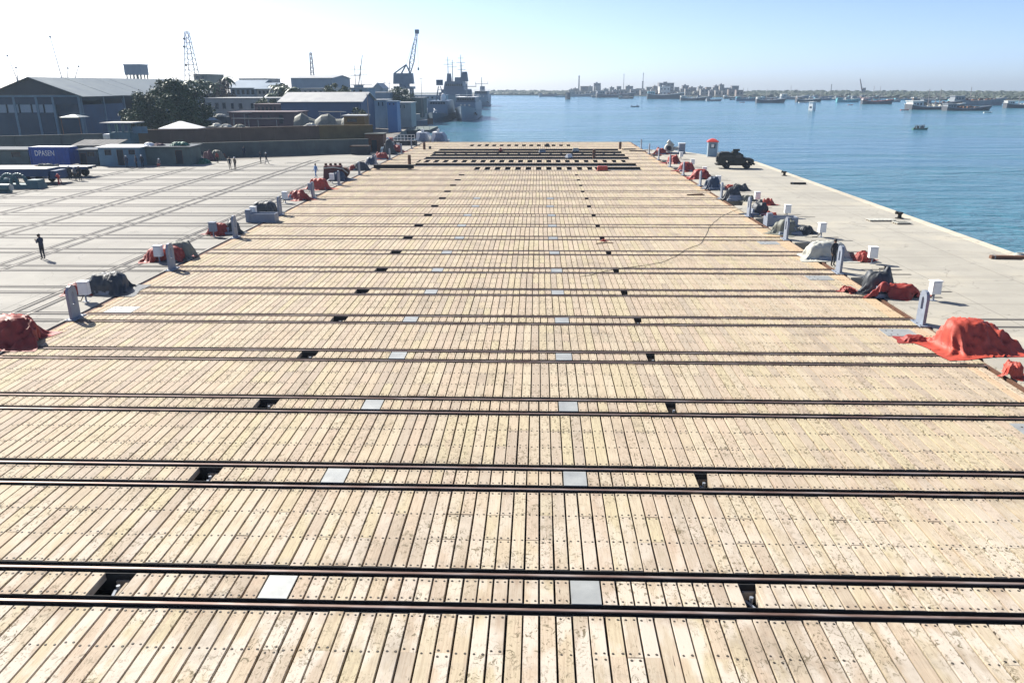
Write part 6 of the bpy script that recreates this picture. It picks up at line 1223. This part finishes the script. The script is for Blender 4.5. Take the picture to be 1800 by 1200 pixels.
DH = [(1167, 174, 64, 'dark', 'teal', 'long dark dhow with a turquoise deckhouse and white stern', 1, 1, None, 'white', 1.25), (1217, 177, 46, 'dark', 'white', 'dark dhow with a pale stern moored right of the turquoise one', 1, 1, None, 'white', 1.0), (1254, 178, 28, 'grey', 'brown', 'low grey-brown boat at the bow of the dark dhow', 1, 0, None, 'grey', 0.9),
 (1080, 171.5, 70, 'dark', 'grey', 'very long dark hull moored before the far town', 1, 1, 14, 'grey', 0.75), (1022, 170, 46, 'grey', 'grey', 'hazy grey dhow behind the dark marker block', 1, 1, None, 'grey', 0.9), (962, 170, 32, 'grey', 'grey', 'hazy grey dhow left of the dark marker block', 1, 1, None, 'grey', 0.9), (916, 167.5, 18, 'grey', 'white', 'tiny hazy boat near the left end of the far shore', 1, 0, None, 'grey', 0.9),
 (1310, 177.5, 36, 'blue', 'teal', 'blue fishing boat with a pale turquoise deckhouse', 1, 2, 22, 'teal', 1.1), (1353, 181, 52, 'dark', 'white', 'dark boat with a white stern and high wheelhouse', 1, 1, 22, 'white', 1.1), (1288, 176, 12, 'dark', 'dark', 'tiny dark boat left of the blue fishing boat', 1, 0, None, 'dark', 0.9),
 (1395, 175, 50, 'grey', 'white', 'grey boat with a white wheelhouse behind the dark bow', 1, 1, 24, 'white', 1.0), (1420, 179.5, 46, 'dark', 'brown', 'dark boat with a brown deckhouse behind the marker pillar', 1, 0, None, 'white', 1.0), (1445, 173, 34, 'blue', 'grey', 'hazy blue hull right behind the marker pillar', 1, 1, None, 'grey', 0.9),
 (1489, 180, 40, 'teal', 'teal', 'turquoise hulled boat left of the red stern', 1, 1, 18, 'teal', 1.05), (1515, 176, 40, 'grey', 'grey', 'hazy grey boat behind the turquoise hull', 1, 1, None, 'grey', 0.9), (1540, 183, 54, 'dark', 'white', 'dark boat with twin masts and a white and red stern', 1, 2, 30, 'red', 1.0), (1570, 179.5, 26, 'grey', 'white', 'small grey boat with raised bow right of the twin masts', 1, 0, None, 'grey', 1.1),
 (1642, 192.5, 104, 'dark', 'white', 'long low dark dhow crowded with deck gear, twin masts', 1, 2, 34, 'white', 0.5), (1698, 194.5, 84, 'dark', 'grey', 'long low black dhow overlapping the twin masted one', 1, 0, None, 'grey', 0.5), (1715, 185.5, 92, 'grey', 'grey', 'large grey dhow lying behind the crowded low one', 1, 1, None, 'grey', 0.95), (1652, 187, 70, 'brown', 'grey', 'brown dhow squeezed behind the crowded low one', 1, 1, None, 'grey', 0.9), (1798, 190, 66, 'dark', 'white', 'dark dhow with a white stern cut by the right picture edge', 1, 1, None, 'white', 1.05),
 (1468, 176, 26, 'teal', 'white', 'small pale boat with turquoise hull before the hazy blue one', 1, 1, None, 'white', 0.9), (1600, 179, 16, 'blue', 'white', 'small blue skiff between the boat groups', 1, 0, None, 'blue', 0.9),
 (1325, 173.1, 18, 'grey', 'teal', 'faded grey fishing boat left of the white marker pillar, far row', 1, 1, None, 'grey', 0.95),
 (1372, 173.0, 18, 'blue', 'white', 'squat blue fishing boat left of the white marker pillar, far row', 1, 1, None, 'grey', 0.95),
 (1408, 175.2, 18, 'brown', 'white', 'narrow brown fishing boat left of the white marker pillar, far row', 1, 2, None, 'grey', 0.95),
 (1432, 173.6, 22, 'dark', 'white', 'patched dark fishing boat between the white marker pillar and the twin masts, far row', 1, 1, None, 'white', 0.95),
 (1457, 175.8, 18, 'teal', 'teal', 'weathered teal fishing boat between the white marker pillar and the twin masts, far row', 1, 1, None, 'grey', 0.95),
 (1480, 173.5, 27, 'grey', 'grey', 'blunt grey fishing boat between the white marker pillar and the twin masts, far row', 1, 2, None, 'grey', 0.95),
 (1502, 173.3, 27, 'blue', 'teal', 'slim blue fishing boat between the white marker pillar and the twin masts, far row', 1, 1, None, 'white', 0.95),
 (1527, 173.7, 31, 'brown', 'grey', 'stubby brown fishing boat between the white marker pillar and the twin masts, far row', 1, 1, None, 'grey', 0.95),
 (1552, 173.2, 27, 'dark', 'teal', 'shabby dark fishing boat between the white marker pillar and the twin masts, far row', 1, 2, None, 'grey', 0.95),
 (1583, 176.0, 22, 'teal', 'grey', 'sunlit teal fishing boat at the right end of the anchored fleet, far row', 1, 1, None, 'grey', 0.95),
 (1612, 174.8, 22, 'grey', 'white', 'faded grey fishing boat at the right end of the anchored fleet, far row', 1, 1, None, 'grey', 0.95),
 (1630, 176.1, 18, 'blue', 'white', 'squat blue fishing boat at the right end of the anchored fleet, far row', 1, 1, None, 'grey', 0.95),
 (1675, 175.7, 27, 'brown', 'teal', 'narrow brown fishing boat at the right end of the anchored fleet, far row', 1, 2, None, 'grey', 0.95),
 (1762, 176.3, 22, 'dark', 'teal', 'patched dark fishing boat at the right end of the anchored fleet, far row', 1, 1, None, 'white', 0.95),
 (1785, 175.5, 22, 'teal', 'teal', 'weathered teal fishing boat at the right end of the anchored fleet, far row', 1, 2, None, 'grey', 0.95),
 (1238, 172.8, 27, 'grey', 'grey', 'blunt grey fishing boat before the far town, far row', 1, 2, None, 'grey', 0.95),
 (1190, 173.8, 22, 'blue', 'grey', 'slim blue fishing boat before the far town, far row', 1, 1, None, 'white', 0.95),
 (1100, 173.7, 27, 'brown', 'teal', 'stubby brown fishing boat before the far town, far row', 1, 2, None, 'white', 0.95),
 (1050, 171.6, 22, 'dark', 'grey', 'shabby dark fishing boat before the far town, far row', 1, 1, None, 'white', 0.95),
 (985, 171.1, 18, 'teal', 'grey', 'sunlit teal fishing boat before the far town, far row', 1, 2, None, 'grey', 0.95)]
DH += [
 (1285, 173.5, 30, 'dark', 'white', 'small dark launch, first from the left in the close-packed line of moored launches', 1, 1, 18, 'white', 1.0),
 (1302.1925937527105, 173.7, 19, 'blue', 'teal', 'small blue launch, second from the left in the close-packed line of moored launches', 1, 2, 10, 'grey', 1.0),
 (1325.0162228365216, 174.3, 19, 'brown', 'teal', 'small brown launch, third from the left in the close-packed line of moored launches', 1, 1, 14, 'white', 1.0),
 (1351.6425630341434, 175.2, 30, 'grey', 'teal', 'small grey launch, fourth from the left in the close-packed line of moored launches', 1, 1, 18, 'white', 1.0),
 (1376.9240337323884, 174.0, 15, 'green', 'teal', 'small green launch, fifth from the left in the close-packed line of moored launches', 1, 2, 14, 'white', 1.0),
 (1402.1758381349541, 174.8, 15, 'teal', 'teal', 'small teal launch, sixth from the left in the close-packed line of moored launches', 1, 2, 18, 'white', 1.0),
 (1426.3173497638613, 174.5, 15, 'dark', 'white', 'small dark launch, seventh from the left in the close-packed line of moored launches', 1, 1, 18, 'white', 1.0),
 (1444.392258834328, 176.4, 30, 'blue', 'teal', 'small blue launch, eighth from the left in the close-packed line of moored launches', 1, 1, 18, 'grey', 1.0),
 (1472.3628128604926, 175.6, 19, 'brown', 'white', 'small brown launch, ninth from the left in the close-packed line of moored launches', 1, 2, 18, 'grey', 1.0),
 (1498.1928486736335, 177.1, 30, 'grey', 'white', 'small grey launch, tenth from the left in the close-packed line of moored launches', 1, 1, 10, 'grey', 1.0),
 (1521.594931399851, 176.2, 15, 'green', 'white', 'small green launch, eleventh from the left in the close-packed line of moored launches', 1, 1, 10, 'white', 1.0),
 (1541.7348248780452, 175.7, 15, 'teal', 'teal', 'small teal launch, twelfth from the left in the close-packed line of moored launches', 1, 1, 14, 'grey', 1.0),
 (1569.4152517727364, 177.6, 19, 'dark', 'teal', 'small dark launch, thirteenth from the left in the close-packed line of moored launches', 1, 1, 10, 'dark', 1.0),
 (1597.3447761023974, 175.7, 19, 'blue', 'grey', 'small blue launch, fourteenth from the left in the close-packed line of moored launches', 1, 1, 10, 'grey', 1.0),
 (1618.1301990512166, 176.2, 30, 'brown', 'white', 'small brown launch, fifteenth from the left in the close-packed line of moored launches', 1, 1, 14, 'dark', 1.0),
 (1640.3749461810455, 177.0, 15, 'grey', 'grey', 'small grey launch, sixteenth from the left in the close-packed line of moored launches', 1, 2, 10, 'white', 1.0),
 (1657.568528412485, 176.4, 24, 'green', 'white', 'small green launch, seventeenth from the left in the close-packed line of moored launches', 1, 2, 14, 'dark', 1.0),
 (1675.6479909535362, 177.8, 19, 'teal', 'white', 'small teal launch, eighteenth from the left in the close-packed line of moored launches', 1, 1, 14, 'grey', 1.0),
 (1700.8628930716186, 176.8, 24, 'dark', 'grey', 'small dark launch, nineteenth from the left in the close-packed line of moored launches', 1, 1, 14, 'white', 1.0),
 (1725.904743859761, 177.9, 15, 'blue', 'white', 'small blue launch, twentieth from the left in the close-packed line of moored launches', 1, 2, 10, 'white', 1.0),
 (1746.6300578032228, 178.0, 15, 'brown', 'white', 'small brown launch, twenty-first from the left in the close-packed line of moored launches', 1, 1, 18, 'white', 1.0),
 (1769.590970502917, 178.3, 19, 'grey', 'teal', 'small grey launch, twenty-second from the left in the close-packed line of moored launches', 1, 1, 10, 'dark', 1.0)]
for px, py, lp, hu, cb, lab, fl, ms, hp, st, dp in DH: dhow(px, py, lp, hu, cb, lab, fl, ms, hp, st, deep=dp)
def skiff(px, py, lpx, hue, label, crew=0):
    p = gp(px, py, WZ); L = lpx/FPX*(p-EYE).dot(FW); o = thing('skiff', label, 'small boat', (p.x, p.y, WZ), R(-88)); hm_ = mat('hull_'+hue, HUES[hue], 0.6)
    recalc(hull_mb(L, L*0.28, L*0.075, L*0.06, L*0.02, L*0.05).build('hull', hm_, o)); m = MB()
    for i in range(4): y = -L*0.3+i*L*0.16; m.box(-L*0.11, L*0.11, y, y+L*0.04, L*0.055, L*0.07)
    m.build('thwart', M_DECKW, o); m = MB(); m.tube([(-L*0.14, -L*0.4, L*0.085), (-L*0.145, 0, L*0.085), (-L*0.09, L*0.33, L*0.1)], 0.06, 4); m.tube([(L*0.14, -L*0.4, L*0.085), (L*0.145, 0, L*0.085), (L*0.09, L*0.33, L*0.1)], 0.06, 4); m.build('gunwale', M_PALE, o)
    for i in range(crew):
        y = -L*0.34+i*L*0.6/max(1, crew-1); person((p.x+y, p.y+random.uniform(-.3, .3), WZ+L*0.02), R(random.uniform(0, 360)), f'{ORD[i] if i else "first"} seated passenger from the stern of the '+('crowded green ferry boat' if crew > 3 else 'small dark motor boat'), random.choice((C_BLK, C_NVY, C_GRY, C_BLUE, C_KHK)), C_BLK, 'sit', None, 'passengers in the small boats', 1.1)
    return o
skiff(1617, 228, 26, 'green', 'green open ferry boat crowded with people on the water', 6); skiff(1116, 188, 15, 'dark', 'small dark motor boat crossing the harbour', 2); skiff(1495, 185, 9, 'red', 'small red skiff below the turquoise hull'); skiff(1590, 194, 14, 'red', 'red skiff at the stern of the crowded low dhow'); skiff(1736, 198.5, 14, 'white', 'white skiff at the bow of the crowded low dhow'); skiff(1305, 180.5, 9, 'red', 'tiny red skiff under the blue fishing boat'); skiff(1412, 181, 16, 'white', 'low white skiff left of the marker pillar')
def marker(px, py, wpx, hpx, label, m1, m2):
    p = gp(px, py, WZ); s = (p-EYE).dot(FW)/FPX; w_, h_ = wpx*s, hpx*s; o = thing('marker_pillar', label, 'sea marker', (p.x, p.y, WZ), R(35)); m = MB(); m.box(-w_*0.36, w_*0.36, -w_*0.36, w_*0.36, -1, h_, 0, 0.05, 0.05); m.build('pillar', m1, o); m = MB(); m.box(-w_*0.42, w_*0.42, -w_*0.42, w_*0.42, h_+0.001, h_+h_*0.06); m.build('cap', m1, o); m = MB(); m.box(-w_*0.38, -w_*0.361, -w_*0.15, w_*0.15, h_*0.3, h_*0.5); m.build('recess', m2, o)
marker(1427, 194.5, 12, 14, 'white square marker pillar standing in the harbour', M_WHITE, M_DARK); marker(998, 175, 9, 11, 'dark square marker block standing in the harbour', M_HDARK, M_DARK)

# ================================================================== THE FAR SHORE
shore = [gp(x, y, WZ) for x, y in ((862, 167.5), (950, 168), (1040, 168.5), (1150, 169.5), (1260, 171), (1380, 171.5), (1500, 172.5), (1620, 174), (1720, 175.5), (1800, 177), (1900, 179), (2050, 184))]
M_SCRUB = concrete_material('far_scrub_ground', (0.10, 0.105, 0.07), (0.15, 0.14, 0.10))
poly = [(-700, 1215)]+[(p.x, p.y) for p in shore]+[(1500, 520), (1700, 1490), (-700, 1490)]
fl = MB(); fl.prism(poly, -4.5, WZ+0.7); recalc(struct('far_shore', fl, M_SCRUB))
def shore_at(px):
    for a, b in zip(SP[:-1], SP[1:]):
        if a[0] <= px <= b[0]:
            t = (px-a[0])/(b[0]-a[0]); return a[1].lerp(b[1], t)
    return SP[-1][1]
SP = list(zip((862, 950, 1040, 1150, 1260, 1380, 1500, 1620, 1720, 1800, 1900, 2050), shore))
# mangrove and tree belt: countless bushes, one mass
rg = random.Random(5); fm = MB(); LEAFT = [] 
def bush(c, r, h):
    k = 8; rings = []
    for rr, zz in ((0.75, 0.0), (1.0, 0.35), (0.8, 0.75), (0.3, 1.0)):
        rings.append([(c[0]+r*rr*math.cos(6.283*i/k+zz)*rg.uniform(0.75, 1.2), c[1]+r*rr*math.sin(6.283*i/k+zz)*rg.uniform(0.75, 1.2), c[2]+h*zz*rg.uniform(0.85, 1.12)) for i in range(k)])
    fm.loft(rings)
for i in range(5200):
    px = rg.uniform(855, 1960); s = shore_at(px); d = rg.random()**1.6; back = 8+d*240
    dirv = Vector((s.x, s.y, 0)).normalized(); c = Vector((s.x, s.y, WZ+0.6))+dirv*back
    if 1000 < px < 1320 and d < 0.12: continue
    grow = 0.75+0.35*d
    bush((c.x, c.y, c.z), rg.uniform(3.0, 6.5), rg.uniform(2.5, 5.0)*grow)
fo = fm.build('mangrove_belt', mat('mangrove_leaf', (0.050, 0.066, 0.045), 0.7, 0.35, 0.05)); tag(fo, 'low grey-green belt of trees along the far shore', 'woodland', None, 'stuff')
# town
TW = [mat('town_a', (0.25, 0.245, 0.235), 0.85, 0.15, 0.1, 0, 0, 0.3), mat('town_b', (0.19, 0.19, 0.20), 0.85, 0.15, 0.1, 0, 0, 0.3), mat('town_c', (0.30, 0.285, 0.26), 0.85, 0.15, 0.1, 0, 0, 0.3), mat('town_d', (0.21, 0.175, 0.16), 0.85, 0.15, 0.1, 0, 0, 0.3)]
def townhouse(px0, px1, pyt, back, label, mt, win=True, group='houses of the far town'):
    s = shore_at((px0+px1)/2); dirv = Vector((s.x, s.y, 0)).normalized(); q = s+dirv*back; Y = q.y; x0, x1 = at(px0, pyt, Y).x, at(px1, pyt, Y).x; zt = at((px0+px1)/2, pyt, Y).z; zb = WZ+0.65
    if zt < zb+2: zt = zb+2.5
    o = thing('house', label, 'building', ((x0+x1)/2, Y, zb), 0, group); L = (x1-x0)/2; h = zt-zb; m = MB(); m.box(-L, L, 0, L*1.3+3, 0, h); m.build('wall', mt, o); m = MB(); m.box(-L-0.2, L+0.2, -0.2, L*1.3+3.2, h+0.001, h+0.5); m.build('roof', mt, o)
    if int(px0*3) % 3 == 0: m = MB(); m.box(-L*0.4, L*0.1, 2, 5, h+0.501, h+1.8); m.build('stair_head', mt, o)
    if win:
        n = max(2, int(L*2/4)); rws = max(1, int(h/3.6))
        for r_ in range(rws):
            for i in range(n): m = MB(); xa = -L+(i+0.3)*2*L/n; m.box(xa, xa+2*L/n*0.4, -0.1, -0.005, h*(r_+0.35)/rws, h*(r_+0.7)/rws); m.build('window', M_DARK, o)
townhouse(1159, 1185, 146.5, 60, 'tall grey block on the far shore, largest of the far town', TW[1]); townhouse(1160, 1178, 153, 25, 'white block in front of the tall grey far block', mat('town_white', (0.6, 0.59, 0.55), 0.8, 0.1, 0.1)); townhouse(1044, 1056, 147, 90, 'square grey tower house on the left part of the far town', TW[1]); townhouse(1200, 1211, 151, 70, 'grey block right of the tall far block', TW[1]); townhouse(1265, 1273, 149.5, 80, 'slim grey tower house at the right end of the far town', TW[1]); townhouse(1256, 1264, 151.5, 80, 'low grey block left of the slim tower house', TW[1])
ORDL = ['leftmost', 'second', 'third', 'fourth', 'fifth', 'sixth', 'seventh', 'eighth', 'ninth', 'tenth', 'eleventh', 'twelfth', 'thirteenth', 'fourteenth', 'fifteenth', 'sixteenth', 'seventeenth', 'eighteenth', 'nineteenth', 'twentieth', 'twenty-first', 'twenty-second', 'twenty-third', 'twenty-fourth', 'twenty-fifth', 'twenty-sixth']
def town_label(i, lv, mi):
    n = i//2; return f"{['pale grey', 'blue-grey', 'cream', 'brownish'][mi]} house, {ORDL[n]}{'' if n == 0 else ' from the left'} in the {'back' if lv else 'front'} row of the far town"
rg = random.Random(9); px = 1000.0; i = 0
while px < 1300:
    w_ = rg.uniform(7, 15); lv = i % 2; mi_ = rg.randrange(4)
    townhouse(px, px+w_, rg.uniform(151.5, 157) if lv else rg.uniform(156.5, 163), 70 if lv else rg.uniform(14, 40), town_label(i, lv, mi_), TW[mi_], i % 2 == 0, 'back row of the far town' if lv else 'front row of the far town'); px += w_*rg.uniform(0.5, 0.75); i += 1
for px, pyt, lab, r_ in ((1018, 134, 'tall grey chimney in the far town', 1.1), (1131, 129, 'thin radio mast on the far shore', 0.5), (1097, 131, 'very thin pole mast in the far town', 0.4), (1130, 144, 'short dark chimney beside the thin radio mast', 1.2), (1462, 149, 'faint mast above the far mangroves', 0.5)):
    s = shore_at(px)+Vector((0, 60, 0)); b = at(px, pyt, s.y); o = thing('chimney' if 'chimney' in lab else 'radio_mast', lab, 'mast', (b.x, s.y, WZ+0.6)); m = MB(); m.cyl((0, 0, 0), (0, 0, b.z-WZ), r_, r_*0.7, 8); m.build('shaft', TW[1], o); m = MB(); m.cyl((0, 0, (b.z-WZ)*0.96), (0, 0, (b.z-WZ)*0.98), r_*1.3, n=8); m.build('collar', TW[1], o)
s = shore_at(1515); a = at(1514, 153, s.y+100); b = at(1512, 139, s.y+100); c = at(1519, 155, s.y+100); o = thing('distant_crane', 'pale crane jib above the far mangroves on the right', 'crane', (c.x, s.y+100, WZ)); m = MB(); m.cyl((0, 0, 0), (b.x-c.x, 0, b.z-WZ), 1.0, 0.5, 6); m.build('jib', M_MAST, o); m = MB(); m.rot_box((0, 0, 5), (3, 3, 9)); m.build('tower', M_MAST, o)

# ================================================================== AIR
hz = MB(); hz.box(-720, 1720, -90, 1480, -6.0, 75)
t = NT('harbour_haze'); t.t.nodes.remove(t.p); pv = t.n('VolumePrincipled'); pv.inputs['Color'].default_value = (0.62, 0.80, 1.0, 1); pv.inputs['Density'].default_value = 0.0002; pv.inputs['Anisotropy'].default_value = 0.2
t.l(pv.outputs[0], t.out.inputs['Volume']); ho = hz.build('haze', t.m); tag(ho, 'thin pale harbour haze', 'haze', None, 'stuff')
print('objects', len(bpy.data.objects))
